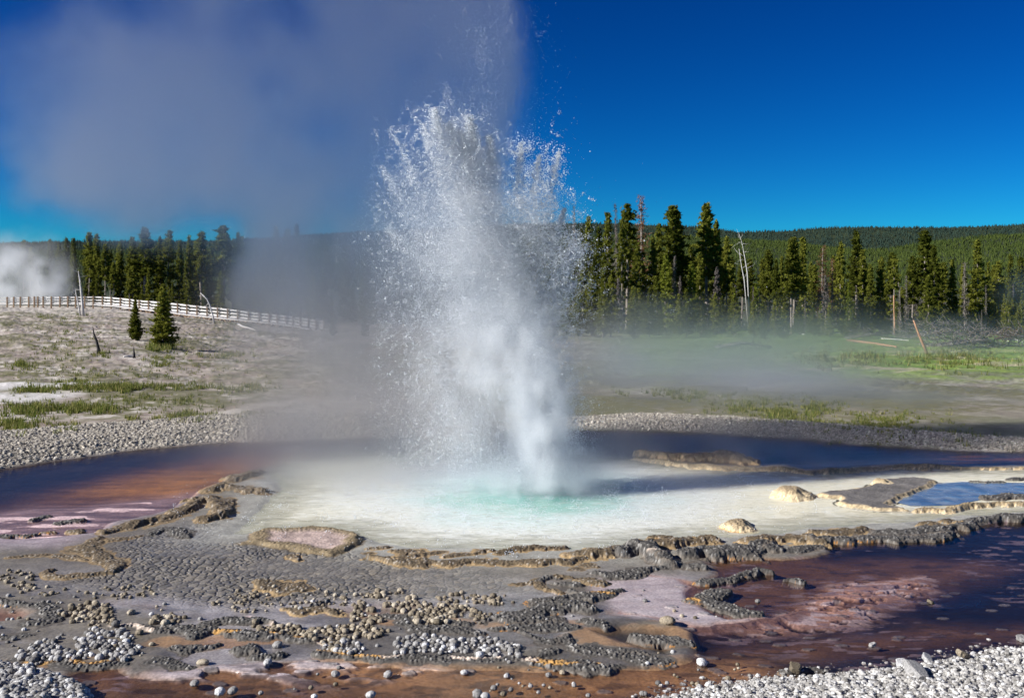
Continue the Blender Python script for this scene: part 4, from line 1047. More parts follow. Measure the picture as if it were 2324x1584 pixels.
# region, x, y of the tip, depth, kind, variant, width, label
NAMED = [
    ('C', 470, 258, 118, 'full', 0, .8, 'green pine with a rounded tip, first tree right of the spray', GR, 0),
    ('C', 548, 350, 112, 'full', 1, .9, 'shorter green pine leaning against the round tipped one', GR, 0),
    ('C', 645, 225, 122, 'spire', 0, 1.0, 'narrow dark pine with a pointed tip beside grey bare trunks', GR, 0),
    ('C', 692, 150, 124, 'dead', 0, .55, 'thin grey dead pine with only twigs left', GR, 'g'),
    ('C', 765, 230, 114, 'tuft', 0, .5, 'tall reddish bare trunk with a small tuft of needles', GR, 0),
    ('C', 795, 150, 116, 'tuft', 1, 1.15, 'tall pine with green ragged top on a long bare pale trunk', GR, 0),
    ('C', 905, 68, 128, 'dead', 1, 1.2, 'tallest dead pine, a grey reddish spire against the sky', GR, 'r'),
    ('C', 1015, 430, 118, 'full', 2, .8, 'mid height pine under the dead spire', GR, 0),
    ('C', 1068, 318, 135, 'lodge', 0, .8, 'slim pine with a thin tip just above the ridge', GR, 0),
    ('C', 1180, 165, 120, 'lodge', 1, 1.5, 'big dark pine with a heavy irregular top, the nearer of the two tall ones', GR, 0),
    ('C', 1230, 240, 126, 'full', 3, .8, 'dark pine shouldering the big irregular one', GR, 0),
    ('C', 1475, 155, 122, 'lodge', 2, 1.3, 'tall pine with a dense bottle shaped top', GR, 0),
    ('C', 1550, 295, 124, 'spire', 1, 1.0, 'narrow pine close beside the bottle topped pine', GR, 0),
    ('C', 1640, 430, 120, 'lodge', 3, .9, 'slender pine between bottle topped pine and bleached snags', GR, 0),
    ('C', 890, 490, 107, 'full', 4, 1.0, 'front row pine with spreading olive boughs', GR, 0),
    ('C', 1120, 575, 106, 'full', 5, 1.1, 'bright yellow green pine in the front row', GR, 'b'),
    ('C', 1335, 640, 107, 'spire', 2, 1.3, 'pale green slim pine in the front row', GR, 'b'),
    ('C', 1420, 560, 110, 'full', 6, .8, 'dark olive pine under the bottle topped pine', GR, 0),
    ('C', 600, 560, 106, 'full', 7, 1.1, 'shadowy green pine close to the spray', GR, 0),
    ('C', 420, 480, 108, 'full', 8, 1., 'half hidden pine behind the falling drops', GR, 0),
    ('C', 1040, 760, 103, 'broad', 0, .9, 'low bushy pine in the mist at the meadow edge', GR, 0),
    ('C', 900, 860, 102, 'broad', 1, 1.1, 'low spreading pine half lost in mist', GR, 0),
    ('C', 1890, 820, 103, 'young', 0, .9, 'small bright pine below the bleached snags', GR, 'b'),
    ('C', 1990, 540, 116, 'lodge', 4, 1.1, 'pine with flat yellow green top behind the small bright one', GR, 0),
    ('C', 2062, 620, 108, 'lodge', 5, .8, 'pine on a thin pale pole like trunk', GR, 0),
    ('C', 2190, 450, 108, 'lodge', 6, 1.15, 'tall pine on a straight silvery trunk', GR, 0),
    ('E', 300, 430, 110, 'lodge', 7, 1.2, 'tall pine with long thin crown beside the silvery trunk', GR, 0),
    ('E', 390, 430, 114, 'spire', 3, 1.1, 'pine with a narrow green plume and white stem', GR, 0),
    ('E', 100, 560, 116, 'lodge', 8, 1., 'dull olive pine in the second row', GR, 0),
    ('E', 560, 500, 108, 'dead', 2, 1.5, 'rust brown dying pine with brown needles', GR, 'r'),
    ('E', 635, 610, 110, 'dead', 3, 1.2, 'reddest dead pine, narrow, beside the rust brown one', GR, 'r'),
    ('E', 705, 470, 118, 'full', 1, .9, 'dense dark pine behind the red dead one', GR, 0),
    ('E', 838, 388, 126, 'lodge', 2, 1.1, 'open topped pine standing clear above its neighbours', GR, 0),
    ('E', 885, 540, 120, 'spire', 0, 1.2, 'yellowish narrow pine under the open topped one', GR, 0),
    ('E', 780, 820, 103, 'young', 1, .7, 'small pointed bright green pine at the clearing', GR, 'b'),
    ('E', 960, 680, 107, 'lodge', 0, .9, 'pine with thin leaning grey stem', GR, 0),
    ('E', 1160, 575, 104, 'tuft', 2, .9, 'pine with bare orange brown pole trunk in the clearing', GR, 0),
    ('E', 1040, 640, 120, 'full', 3, .9, 'dark pine behind the bare pole trunk', GR, 0),
    ('E', 1418, 378, 112, 'lodge', 4, 1.45, 'big pine with a knob of dark needles at the tip', GR, 0),
    ('E', 1310, 590, 110, 'lodge', 1, 1.1, 'pine with reddish trunk flanking the big knobbed pine', GR, 0),
    ('E', 1500, 500, 108, 'broad', 2, .9, 'broad full pine under the big knobbed pine', GR, 0),
    ('E', 1450, 760, 102, 'broad', 3, 1.1, 'wide dark green pine reaching near the ground', GR, 0),
    ('E', 1660, 620, 114, 'full', 6, .9, 'shaded pine between the two big pines', GR, 0),
    ('E', 1862, 458, 108, 'full', 2, 1.15, 'large cone shaped pine with sunlit top', GR, 0),
    ('E', 1760, 640, 106, 'dead', 0, .8, 'grey twiggy dead pine at the foot of the cone shaped pine', GR, 'g'),
    ('E', 1960, 640, 110, 'full', 8, .8, 'slim dark pine beyond the cone shaped pine', GR, 0),
    ('E', 2040, 640, 116, 'lodge', 3, 1.2, 'rounded pine near the edge of the view', GR, 0),
    ('E', 2145, 580, 120, 'broad', 0, .7, 'dense pine with a flat dark top by the last trees', GR, 0),
    ('E', 2230, 600, 116, 'lodge', 5, 1.2, 'last pine of the row, cut by the picture edge', GR, 0),
    ('E', 2130, 900, 103, 'broad', 1, .8, 'low dark bushy pine under the last trees', GR, 0),
    ('C', 345, 158, 130, 'dead', 1, .5, 'thin dead spire right beside the falling spray', GR, 'g'),
    ('A', 205, 455, 150, 'lodge', 0, 1., 'pine dimmed by the far steam vent', GL, 0),
    ('A', 425, 448, 146, 'full', 0, .9, 'pine with a tilted tip above the two steam puffs', GL, 0),
    ('A', 500, 490, 142, 'broad', 1, .7, 'broad pine next to the tilted tip', GL, 0),
    ('A', 622, 440, 140, 'full', 5, .95, 'full pine with a clean pointed tip above the double snag', GL, 0),
    ('A', 755, 388, 150, 'lodge', 1, 1.2, 'grey green tall pine with a thin crown', GL, 0),
    ('A', 820, 405, 142, 'spire', 2, 1.4, 'dense dark pine beside the grey green tall one', GL, 0),
    ('A', 895, 490, 140, 'lodge', 4, 1.1, 'pine with pale stem behind the boardwalk bend', GL, 0),
    ('A', 830, 615, 132, 'full', 4, .9, 'open young pine showing its white stem just behind the rail', GL, 0),
    ('A', 960, 640, 132, 'lodge', 6, 1.2, 'sparse pine with grey dead lower twigs', GL, 0),
    ('A', 1030, 500, 142, 'full', 1, .8, 'green pine left of the row of tall ones', GL, 0),
    ('A', 1115, 428, 146, 'lodge', 7, 1.1, 'tall pine with a small crooked tip', GL, 0),
    ('A', 1222, 353, 142, 'lodge', 2, 1.7, 'tallest pine behind the boardwalk with two bulging tiers', GL, 0),
    ('A', 1095, 700, 132, 'lodge', 3, 1., 'leaning grey stemmed pine behind the rail', GL, 0),
    ('A', 1355, 428, 146, 'spire', 1, 1.2, 'narrow pine between the two tallest', GL, 0),
    ('A', 1442, 375, 144, 'tuft', 0, 1.2, 'pine with a cross shaped tuft on top', GL, 0),
    ('A', 1520, 460, 142, 'full', 7, .8, 'pine fading into the drifting steam', GL, 0),
    ('A', 1605, 430, 146, 'full', 3, .8, 'pine whose tip just pokes from the steam', GL, 0),
    ('A', 1720, 388, 150, 'lodge', 5, 1.4, 'ghostly pine within the steam', GL, 0),
    ('A', 1885, 330, 150, 'lodge', 1, 1.7, 'ghostly tall pine deep in the steam', GL, 0),
    ('A', 2020, 390, 150, 'full', 2, .8, 'faint small pine deep in the steam', GL, 0),
    ('B', 310, 340, 150, 'full', 6, .9, 'faint pine veiled by steam above the rail end', GL, 0),
    ('B', 410, 358, 150, 'lodge', 8, 1.1, 'faint lopsided pine veiled by steam', GL, 0),
    ('B', 482, 318, 146, 'full', 0, .8, 'faint pointed pine veiled by steam beside the lopsided one', GL, 0),
    ('B', 790, 1040, 82, 'young', 2, .9, 'young pine dimly seen at the end of the boardwalk', GL, 0),
    ('B', 1060, 1010, 84, 'young', 3, .9, 'second dim young pine close to the falling spray', GL, 0),
]
for reg, x, y, d, kind, var, wide, lab, grp, cm in NAMED:
    a, b = px(reg, x, y)
    p, H = stand(a, b, d)
    tree(kind, var, p, H, lab, grp, {0: GREEN, 'g': GREY, 'r': RUST, 'b': BRIGHT}[cm], BARK, wide * 12 / max(H, 9) if False else wide)

# the rest of the wood, row behind row
rr = random.Random(5)
def fill(x0, x1, n, d0, d1, top, group, label, kinds):
    for i in range(n):
        pxx = x0 + (x1 - x0) * (i + rr.random()) / n
        d = d0 + (d1 - d0) * rr.random() - (13 if d1 == 112 and pxx < 790 else 0)
        t = top(pxx) + rr.gauss(0, 5)
        p, H = stand(pxx, t, d)
        k = rr.choice(kinds)
        tree(k, rr.randrange(9 if k in ('lodge', 'full') else 4), p, max(H, 3), label, group, GREEN, BARK, rr.uniform(.8, 1.2))
rt = lambda x: prof(x, [(560, 240), (700, 246), (760, 258), (1024, 266)])
lt = lambda x: prof(x, [(0, 250), (60, 249), (230, 247), (340, 250), (520, 250)])
fill(562, 1040, 44, 126, 150, rt, 'close packed pines behind the front row across the meadow', 'dark green pine packed in the wood across the meadow', ['lodge', 'lodge', 'full', 'spire', 'tuft'])
fill(562, 1045, 30, 108, 122, lambda x: rt(x) + 24, 'lower pines filling the wood across the meadow', 'lower green pine filling a gap in the wood across the meadow', ['full', 'broad', 'full', 'spire'])
fill(562, 1045, 40, 101, 112, lambda x: rt(x) + 42, 'saplings at the meadow edge', 'small pine at the shady edge of the meadow', ['broad', 'young', 'full'])
fill(20, 560, 40, 148, 170, lt, 'close packed pines behind the boardwalk', 'dark green pine packed in the wood behind the boardwalk', ['lodge', 'full', 'full', 'spire'])
fill(40, 560, 30, 130, 146, lambda x: lt(x) + 20, 'lower pines filling the wood behind the boardwalk', 'lower dark pine filling a gap behind the boardwalk', ['full', 'broad', 'full'])
fill(130, 560, 18, 122, 130, lambda x: lt(x) + 38, 'saplings behind the boardwalk', 'small pine close behind the boardwalk rail', ['broad', 'full', 'young'])

for i in range(22):
    pxx = 575 + 450 * (i + rr.random()) / 22; p, H = stand(pxx, rt(pxx) + rr.uniform(5, 45), rr.uniform(103, 116))
    tree(rr.choice(['dead', 'dead', 'tuft']), rr.randrange(3), p, H, 'bare grey trunk of a dying pine among the green ones across the meadow', 'bare dying pines in the wood across the meadow', GREY, BARK, rr.uniform(.5, .8))
# the two young pines on the sinter slope
p = gp(*px('A', 1385, 1368)); H = (px('A', 0, 1368)[1] - px('A', 0, 835)[1]) / FX * p.y
mb_, (V_, F_) = pine('young', 901); 
def slope_pine(reg, bx, by, ty, seed, wide, kind, label):
    p = gp(*px(reg, bx, by)); H = (px(reg, 0, by)[1] - px(reg, 0, ty)[1]) / FX * p.y
    mb, _ = pine(kind, seed)
    parts = [pine(kind, seed + k)[1] for k in (0, 50, 99)]
    V = np.concatenate([v for v, f in parts]); F = np.arange(len(V)).reshape(-1, 3)
    e = empty('young_pine', p); s = H / 12; e.scale = (s * wide, s * wide, s)
    tag(e, label, 'tree', 'young pines on the sinter slope')
    mb.build('trunk', BARK, e); mesh_np('crown', V, F, GREEN, e, smooth=False)
slope_pine('A', 1385, 1365, 835, 901, 1.05, 'young', 'larger bushy young pine on the sinter slope below the boardwalk')
slope_pine('A', 1150, 1305, 962, 911, .85, 'young', 'smaller pointed young pine beside the larger one on the slope')


# ------------------------------------------------------------------ snags, logs, brush
def snag(name, label, reg, pts, widths, mat, cat='snag', group=None, twigs=0, seed=0, z_extra=None, d=None, lie=False, depthspan=0.):
    """a dead stem standing at pts[0] (foot) and running through the given spots at the depth of its foot"""
    foot = gp(*px(reg, *pts[0]))
    dd = d or foot.y
    P = []
    for i, q in enumerate(pts):
        a, b = px(reg, *q)
        if lie:
            g_ = gp(a, b); P.append(np.array([g_.x, g_.y, g_.z + widths[0] * .8 / FX * g_.y / 2]))
        else:
            y = dd + depthspan * i / max(1, len(pts) - 1)
            P.append(np.array([(a - 512) / FX * y, y, CH + (HOR - b) / FX * y]))
    if not lie: P[0][2] = float(gz(P[0][0], P[0][1])[0]) - .05
    R = [w_ / FX * dd / 2 for w_ in widths]
    mb = MB(); mb.tube(P, R, 8)
    o = mb.build(name, mat)
    tag(o, label, cat, group)
    if twigs:
        r = np.random.default_rng(seed); t = MB()
        for _ in range(twigs):
            s = r.uniform(.3, .98) * (len(P) - 1); i = int(s); q = P[i] + (P[i + 1] - P[i]) * (s - i)
            L = r.uniform(4, 13) / FX * dd; v = r.normal(0, 1, 3) * np.array([1, .6, .7]); v /= np.linalg.norm(v)
            t.tube([q, q + v * L * .6, q + v * L + np.array([0, 0, r.uniform(-.2, .3) * L])], [R[-1] * .8 + .006, R[-1] * .6 + .004, .004], 4)
        t.build('twig_spray', mat, o)['kind'] = 'stuff'
    return o


G = 'dead trunks standing on the sinter slope'
snag('dead_snag', 'tall bleached dead trunk standing in front of the boardwalk', 'A', [(707, 1093), (700, 1000), (688, 880), (678, 800), (665, 712)], [2.8, 2.3, 1.9, 1.4, .5], PALEBARK, group=G, twigs=5, seed=1)
snag('dead_snag', 'short leaning bleached trunk at the foot of the tall one', 'A', [(684, 1093), (672, 1040), (655, 950), (637, 870)], [2.0, 1.5, 1.1, .4], PALEBARK, group=G)
snag('dead_snag', 'black burnt snag bent like a snake on the slope', 'A', [(838, 1412), (835, 1370), (818, 1300), (795, 1240), (787, 1180)], [4.6, 3., 2.2, 1.6, .5], CHAR, group=G, twigs=4, seed=2)
snag('tree_stump', 'narrow dark broken stump near the two young pines', 'A', [(1140, 1452), (1138, 1420), (1134, 1355)], [3.2, 2.3, .6], CHAR, 'stump')
snag('fallen_log', 'short pale log lying at the dark stump', 'A', [(1050, 1445), (1090, 1440), (1135, 1446)], [1.6, 1.4, 1.], PALEBARK, 'log', lie=True)
snag('dead_snag', 'white curved dead trunk arching in front of the boardwalk', 'A', [(1820, 1158), (1805, 1090), (1780, 1000), (1755, 950), (1700, 897)], [2.0, 1.8, 1.4, 1.1, .5], PALEBARK, group=G, twigs=4, seed=4)
snag('fallen_log', 'white fallen trunk on the slope under the curved one', 'A', [(2020, 1172), (2060, 1190), (2120, 1205), (2170, 1222)], [2.2, 1.8, 1.2, .5], PALEBARK, 'log', lie=True)
snag('tree_stump', 'small dark stump among grass at the white sinter patch', 'L', [(640, 290), (640, 275), (635, 255)], [5., 4., 1.], CHAR, 'stump')
G = 'bleached dead trunks along the wood edge'
snag('dead_snag', 'bleached leaning trunk, the bright one of the pair in the wood', 'C', [(1843, 880), (1815, 720), (1795, 600), (1770, 470), (1745, 395)], [1.2, 1.1, .8, .5, .2], PALEBARK, group=G, twigs=12, seed=5, d=109)
snag('dead_snag', 'thin grey trunk leaning beside the bright bleached one', 'C', [(1830, 930), (1790, 790), (1765, 660), (1745, 520)], [1., .9, .7, .3], PALEBARK, group=G, twigs=9, seed=6, d=109.5)
snag('dead_snag', 'leaning broken pole with orange peeled foot on the meadow', 'E', [(1447, 1425), (1410, 1340), (1375, 1260), (1350, 1195), (1325, 1130)], [3., 2.7, 2.3, 1.8, 1.2], ORBARK, group=G)
snag('fallen_log', 'long orange brown log lying across the meadow', 'E', [(765, 1310), (900, 1325), (1050, 1345), (1180, 1365)], [2.6, 2.4, 2., 1.4], ORBARK, 'log', lie=True)
snag('dead_snag', 'bent grey sapling curving at the wood edge', 'E', [(885, 1185), (895, 1060), (915, 950), (945, 840), (962, 780)], [1.2, 1., .9, .7, .3], PALEBARK, group=G)
snag('dead_snag', 'thin grey stem leaning from the small pointed pine', 'E', [(822, 1165), (795, 1060), (765, 970), (745, 910)], [1., .9, .7, .3], PALEBARK, group=G)
snag('dead_snag', 'bare orange stem in the clearing', 'E', [(1168, 1270), (1165, 1150), (1160, 1050), (1158, 920)], [1.5, 1.4, 1.2, 1.], ORBARK, group=G, d=101)
snag('dead_snag', 'slanting reddish stem behind the clearing', 'E', [(1225, 1060), (1210, 940), (1200, 840), (1190, 760)], [1., .9, .8, .5], BARK, group=G, d=106)
for i, (lab, pts) in enumerate([
        ('grey log lying flat in the grass behind the bare orange stem', [(1110, 1235), (1200, 1240), (1300, 1245)]),
        ('bleached log in the clearing below the grey one', [(1050, 1290), (1160, 1296), (1285, 1308)]),
        ('pale log at the foot of the broad dark pine', [(1540, 1330), (1640, 1335), (1760, 1330)]),
        ('pale log in the mist under the rust brown pine', [(570, 1245), (640, 1240), (720, 1248)]),
        ('white forked log at the picture edge near the red brush', [(2125, 1310), (2180, 1295), (2250, 1320)]),
        ('short white log in the mist near the silvery trunk', [(350, 1245), (375, 1250), (398, 1256)])]):
    snag('fallen_log', lab, 'E', pts, [1.3, 1.2, .9], PALEBARK, 'log', lie=True)


def brush(label, reg, x, y, wpx, hpx, mat, seed, n=150):
    p = gp(*px(reg, x, y)); r = np.random.default_rng(seed); s = p.y / FX; mb = MB()
    for _ in range(n):
        a_ = r.normal(0, 1, 3).clip(-1.5, 1.5); q = np.array([p.x + a_[0] * wpx * .3 * s, p.y + a_[1] * wpx * .12 * s, p.z + abs(a_[2]) * hpx * .26 * s])
        L = r.uniform(.15, .5) * hpx * s; v = r.normal(0, 1, 3); v[2] = abs(v[2]) * .5; v /= np.linalg.norm(v)
        mb.tube([q, q + v * L * .5 + r.normal(0, .1, 3) * L, q + v * L], [.035, .025, .01], 3)
    for f_ in (-.12, 0., .1): mb.tube([(p.x - wpx * .5 * s, p.y + f_ * wpx * s, p.z + .1), (p.x, p.y + f_ * wpx * s, p.z + .25 + hpx * .12 * s), (p.x + wpx * .5 * s, p.y - f_ * wpx * s, p.z + .1)], [.06, .1, .05], 5)
    o = mb.build('brush_pile', mat); tag(o, label, 'brush pile', 'heaps of dead branches along the wood edge')


brush('wide grey heap of dead branches under the cone shaped pine', 'E', 1830, 1370, 95, 40, GREY, 1, 330)
brush('brownish heap of branches at the foot of the broad dark pine', 'E', 1560, 1290, 85, 38, GREY, 2, 260)
brush('rust red heap of dead boughs at the picture edge', 'E', 2190, 1295, 35, 20, RUST, 3, 200)
brush('small grey tangle of roots beside the bare orange stem', 'E', 960, 1290, 50, 20, GREY, 4, 150)
brush('low grey tangle of branches in the mist', 'C', 1780, 1370, 55, 16, GREY, 5, 60)
brush('grey tangle of twigs hanging round the leaning orange pole', 'E', 1310, 1180, 34, 70, GREY, 6, 200)


# ------------------------------------------------------------------ boardwalk
WOODW = simple_mat('weathered_white_rail', (.56, .53, .50), (.74, .71, .67), 4., .7)
WOODB = simple_mat('brown_post_wood', (.20, .13, .08), (.32, .22, .14), 4., .8)
FEN = [('A', -60, 935, 1015), ('A', 60, 935, 1015), ('A', 116, 934, 1014), ('A', 172, 933, 1013), ('A', 243, 932, 1015), ('A', 290, 932, 1013), ('A', 320, 932, 1013), ('A', 366, 931, 1014), ('A', 435, 930, 1014), ('A', 508, 930, 1016), ('A', 575, 929, 1014), ('A', 640, 929, 1016), ('A', 717, 928, 1020), ('A', 790, 927, 1022),
       ('A', 868, 930, 1026), ('A', 942, 936, 1031), ('A', 1020, 943, 1035), ('A', 1099, 953, 1045), ('A', 1180, 962, 1055), ('A', 1259, 967, 1065), ('A', 1340, 975, 1075), ('A', 1420, 982, 1085), ('A', 1505, 990, 1095), ('A', 1585, 1000, 1106), ('A', 1671, 1009, 1117), ('A', 1757, 1018, 1126), ('A', 1845, 1026, 1136), ('A', 1931, 1036, 1145), ('A', 2017, 1044, 1152),
       ('B', 72, 1062, 1158), ('B', 163, 1070, 1168), ('B', 247, 1078, 1177), ('B', 317, 1085, 1184), ('B', 391, 1094, 1192), ('B', 447, 1101, 1200), ('B', 511, 1110, 1209), ('B', 578, 1120, 1220), ('B', 644, 1130, 1235), ('B', 710, 1137, 1240)]
bw = empty('boardwalk', gp(*px('A', 868, 1026)))
tag(bw, 'long white railed wooden boardwalk crossing the sinter slope', 'boardwalk')
o0 = np.array(bw.location)
posts = []
for i, (reg, x, t, b) in enumerate(FEN):
    a, tb = px(reg, x, t); _, bb = px(reg, x, b)
    d = np.interp(a, [0, 100, 180, 320], [116, 113, 107, 100])
    X = (a - 512) / FX * d
    posts.append((np.array([X, d, CH + (HOR - bb) / FX * d]), CH + (HOR - tb) / FX * d))
far = np.array([-.5, 2.4, 0])
for side, off in (('near', np.zeros(3)), ('far', far)):
    for p, zt in posts:
        of2 = off * np.array([0, 1, 1]) + np.array([p[0] / p[1] * off[1], 0, 0])
        mb = MB(); mb.box(p + of2 - o0 + np.array([0, 0, -.5]), np.array([p[0], p[1], zt + .03]) + of2 - o0, .13, .13)
        mb.build('post', WOODB, bw, False)
    for k, (f, w_) in enumerate(((.0, .06), (.27, .06), (.54, .06))):
        mb = MB()
        for (p, zt), (q, zu) in zip(posts[:-1], posts[1:]):
            A_ = np.array([p[0], p[1] + .13, zt - .1 - f * (zt - p[2]) * .95]) + off; B_ = np.array([q[0], q[1] + .13, zu - .1 - f * (zu - q[2]) * .95]) + off
            mb.box(A_ - o0, B_ - o0, .05, w_ + .03)
        mb.build('rail', WOODW, bw, False)
mb = MB(); mj = MB()
for (p, zt), (q, zu) in zip(posts[:-1], posts[1:]):
    A_ = np.array([p[0], p[1], zt - .74 * (zt - p[2])]) + far / 2; B_ = np.array([q[0], q[1], zu - .74 * (zu - q[2])]) + far / 2
    mb.box(A_ - o0, B_ - o0, 2.2, .08)
mb.build('deck', WOODW, bw, False)
for i, ((p, zt), (q, zu)) in enumerate(zip(posts[:-1], posts[1:])):
    if i < 18: continue
    h0 = zt - .76 * (zt - p[2]); h1 = zu - .76 * (zu - q[2]); m_ = (p + q) / 2; m_[2] = (h0 + h1) / 2
    mj = MB(); mj.box(np.array([p[0], p[1], p[2]]) - o0 + np.array([.1, 0, .0]), m_ - o0, .09, .09); mj.box(m_ - o0, np.array([q[0], q[1], q[2]]) - o0 - np.array([.1, 0, 0]), .09, .09)
    mj.build('brace', WOODB, bw, False)
# ------------------------------------------------------------------ sinter nodules
def nodule_mesh(seed):
    r = np.random.default_rng(seed); V, F = ico(2)
    a = np.arctan2(V[:, 1], V[:, 0]) + r.uniform(0, 6)
    k = 1 + .09 * np.cos(a * 7) * (1 - V[:, 2] ** 2) + .06 * fbm3(V[:, 0] * 2.5 + seed, V[:, 1] * 2.5, V[:, 2] * 2.5, 2, seed) + r.normal(0, .02, len(V))
    V = V * k[:, None] * np.array([1, 1, .82]); return V, F


def nodule_mat(name, lo, hi, tip):
    m, nt, out = mat_new(name)
    tc = N(nt, 'ShaderNodeTexCoord'); ge = N(nt, 'ShaderNodeNewGeometry'); oi = N(nt, 'ShaderNodeObjectInfo')
    at = N(nt, 'ShaderNodeAttribute', {'attribute_name': 'tone'})
    rnd = N(nt, 'ShaderNodeMath', {'operation': 'ADD'}, i0=oi.outputs['Random'], i1=at.outputs['Fac'])
    rf = N(nt, 'ShaderNodeMath', {'operation': 'FRACT'}, i0=rnd)
    c = ramp(nt, rf.outputs[0], [(0, lo), (.7, hi), (1, tip)])
    n = N(nt, 'ShaderNodeTexNoise', Vector=ge.outputs['Position'], Scale=70., Detail=3)
    k = N(nt, 'ShaderNodeMapRange', i0=n.outputs[0], i1=.3, i2=.7, i3=.55, i4=1.35)
    c2 = N(nt, 'ShaderNodeVectorMath', {'operation': 'SCALE'}, i0=c, Scale=k.outputs[0])
    b = N(nt, 'ShaderNodeBump', Height=n.outputs[0], Strength=.6, Distance=.01)
    p = N(nt, 'ShaderNodeBsdfPrincipled', Base_Color=c2, Roughness=.75, Normal=b); p.inputs['Specular IOR Level'].default_value = .3
    nt.links.new(p.outputs[0], out.inputs[0]); return m


NT = nodule_mat('tan_nodule', (.11, .088, .058), (.27, .22, .155), (.44, .38, .29))
NW = nodule_mat('white_nodule', (.13, .12, .11), (.34, .325, .31), (.62, .61, .6))
# clusters: label, region, outline, count, radius m, material
CL = [
    ('tan ball shaped nodule in the big heap on the wet flat', 'Q', [(215, 600), (340, 560), (520, 560), (640, 600), (690, 660), (560, 700), (430, 700), (440, 760), (380, 775), (250, 770), (190, 740), (230, 680)], 95, .026, 'T', 1),
    ('tan ball shaped nodule in the dense band beside the dark crust mound', 'Q', [(620, 640), (760, 640), (880, 650), (1000, 680), (1140, 700), (1100, 740), (960, 770), (820, 780), (640, 770), (600, 740), (680, 690)], 105, .026, 'T', 1),
    ('loose tan nodule at the back of the heaps', 'Q', [(760, 600), (960, 570), (1250, 580), (1300, 620), (1130, 660), (980, 650), (860, 630)], 45, .025, 'T', 0),
    ('grey tan nodule in the small heap above the white band', 'Q', [(0, 810), (130, 790), (330, 790), (470, 850), (400, 880), (200, 870), (60, 860)], 55, .025, 'T', 1),
    ('white ribbed nodule on the front crust bank', 'Q', [(10, 900), (200, 880), (300, 930), (270, 970), (40, 960)], 40, .024, 'W', 1),
    ('white ribbed nodule in the long row at the front crust bank', 'Q', [(380, 920), (560, 880), (760, 870), (960, 880), (1180, 870), (1200, 900), (1340, 930), (1330, 980), (1150, 990), (900, 970), (700, 960), (480, 960)], 150, .024, 'W', 1),
    ('tan nodule of the heap beside the reddish pit', 'P', [(390, 690), (560, 640), (700, 640), (750, 690), (760, 780), (690, 810), (560, 760), (420, 740)], 75, .026, 'T', 1),
    ('white nodule in the field beside the orange film', 'P', [(100, 1000), (280, 930), (420, 890), (580, 880), (680, 900), (900, 920), (960, 980), (880, 1010), (720, 1000), (560, 1000), (400, 1020), (240, 1040)], 150, .025, 'W', 1),
    ('tan nodule sitting on the crust bar in the middle', 'P', [(980, 740), (1080, 720), (1200, 735), (1210, 770), (1100, 780), (1000, 770)], 26, .026, 'T', 0),
    ('grey nodule on the crust below the sandy shelf', 'P', [(1700, 790), (1850, 790), (2000, 800), (2200, 830), (2324, 850), (2324, 960), (2200, 940), (2150, 890), (2000, 850), (1850, 830), (1720, 830)], 80, .026, 'T', 0),
    ('pale nodule in the drift under the crust bar', 'P', [(580, 830), (700, 800), (860, 830), (950, 860), (880, 880), (760, 860), (640, 890), (590, 870)], 26, .027, 'W', 0),
    ('small tan nodule on the grey flat', 'P', [(0, 420), (120, 430), (230, 490), (230, 540), (380, 570), (360, 600), (200, 570), (60, 520), (0, 500)], 48, .021, 'T', 0),
    ('tiny tan nodule between cobbles of the mosaic', 'P', [(500, 560), (700, 540), (1000, 500), (1100, 560), (900, 600), (560, 620)], 34, .018, 'T', 0),
    ('tiny tan nodule at the lower edge of the mosaic', 'P', [(1400, 620), (1560, 550), (1800, 560), (2324, 560), (2324, 680), (1900, 660), (1700, 690), (1450, 680)], 80, .019, 'T', 0),
]
ntm = [nodule_mesh(s) for s in range(6)]
NM = {}
for k, mt in (('T', NT), ('W', NW)):
    for i, (V, F) in enumerate(ntm):
        o = mesh_np('sinter_nodule', V, F, mt); NM[k, i] = o.data; bpy.data.objects.remove(o)
SM = {}
for k, mt in (('T', NT), ('W', NW)):
    V, F = ico(2); V = V * (1 + .5 * (fbm3(V[:, 0] * 1.1 + 4, V[:, 1] * 1.1, V[:, 2] * 1.1, 3, 3)[:, None] - .5) * 2); V = np.clip(V, [-.9, -.8, -.7], [.85, .9, .55]) * np.array([1.2, .9, .8])
    o = mesh_np('stone', V, F, mt, smooth=False); SM[k] = o.data; bpy.data.objects.remove(o)
r = np.random.default_rng(77)
loose = {'T': [], 'W': []}
count = 0


def in_poly(x, y, P):
    ins = False
    for i in range(len(P)):
        (ax, ay), (bx, by) = P[i - 1], P[i]
        if (ay > y) != (by > y) and x < (bx - ax) * (y - ay) / (by - ay) + ax: ins = not ins
    return ins


def spots(reg, P, n, rad, tries=40):
    P = np.array(P, float); lo, hi = P.min(0), P.max(0); out = []
    # clumpy: weighted by a noise field
    t = 0
    while len(out) < n and t < n * tries:
        t += 1
        q = lo + (hi - lo) * r.random(2)
        if not in_poly(q[0], q[1], P): continue
        q = q + r.normal(0, 14, 2) * (r.random() < .45)
        if fbm(np.array([q[0] / 90.]), np.array([q[1] / 50.]), 2, 5)[0] < .3 + .25 * r.random(): continue
        x, y = W(*px(reg, *q), .02)
        if any((x - a) ** 2 + (y - b) ** 2 < (1.45 * rad) ** 2 for a, b in out): continue
        out.append((x, y))
    return out


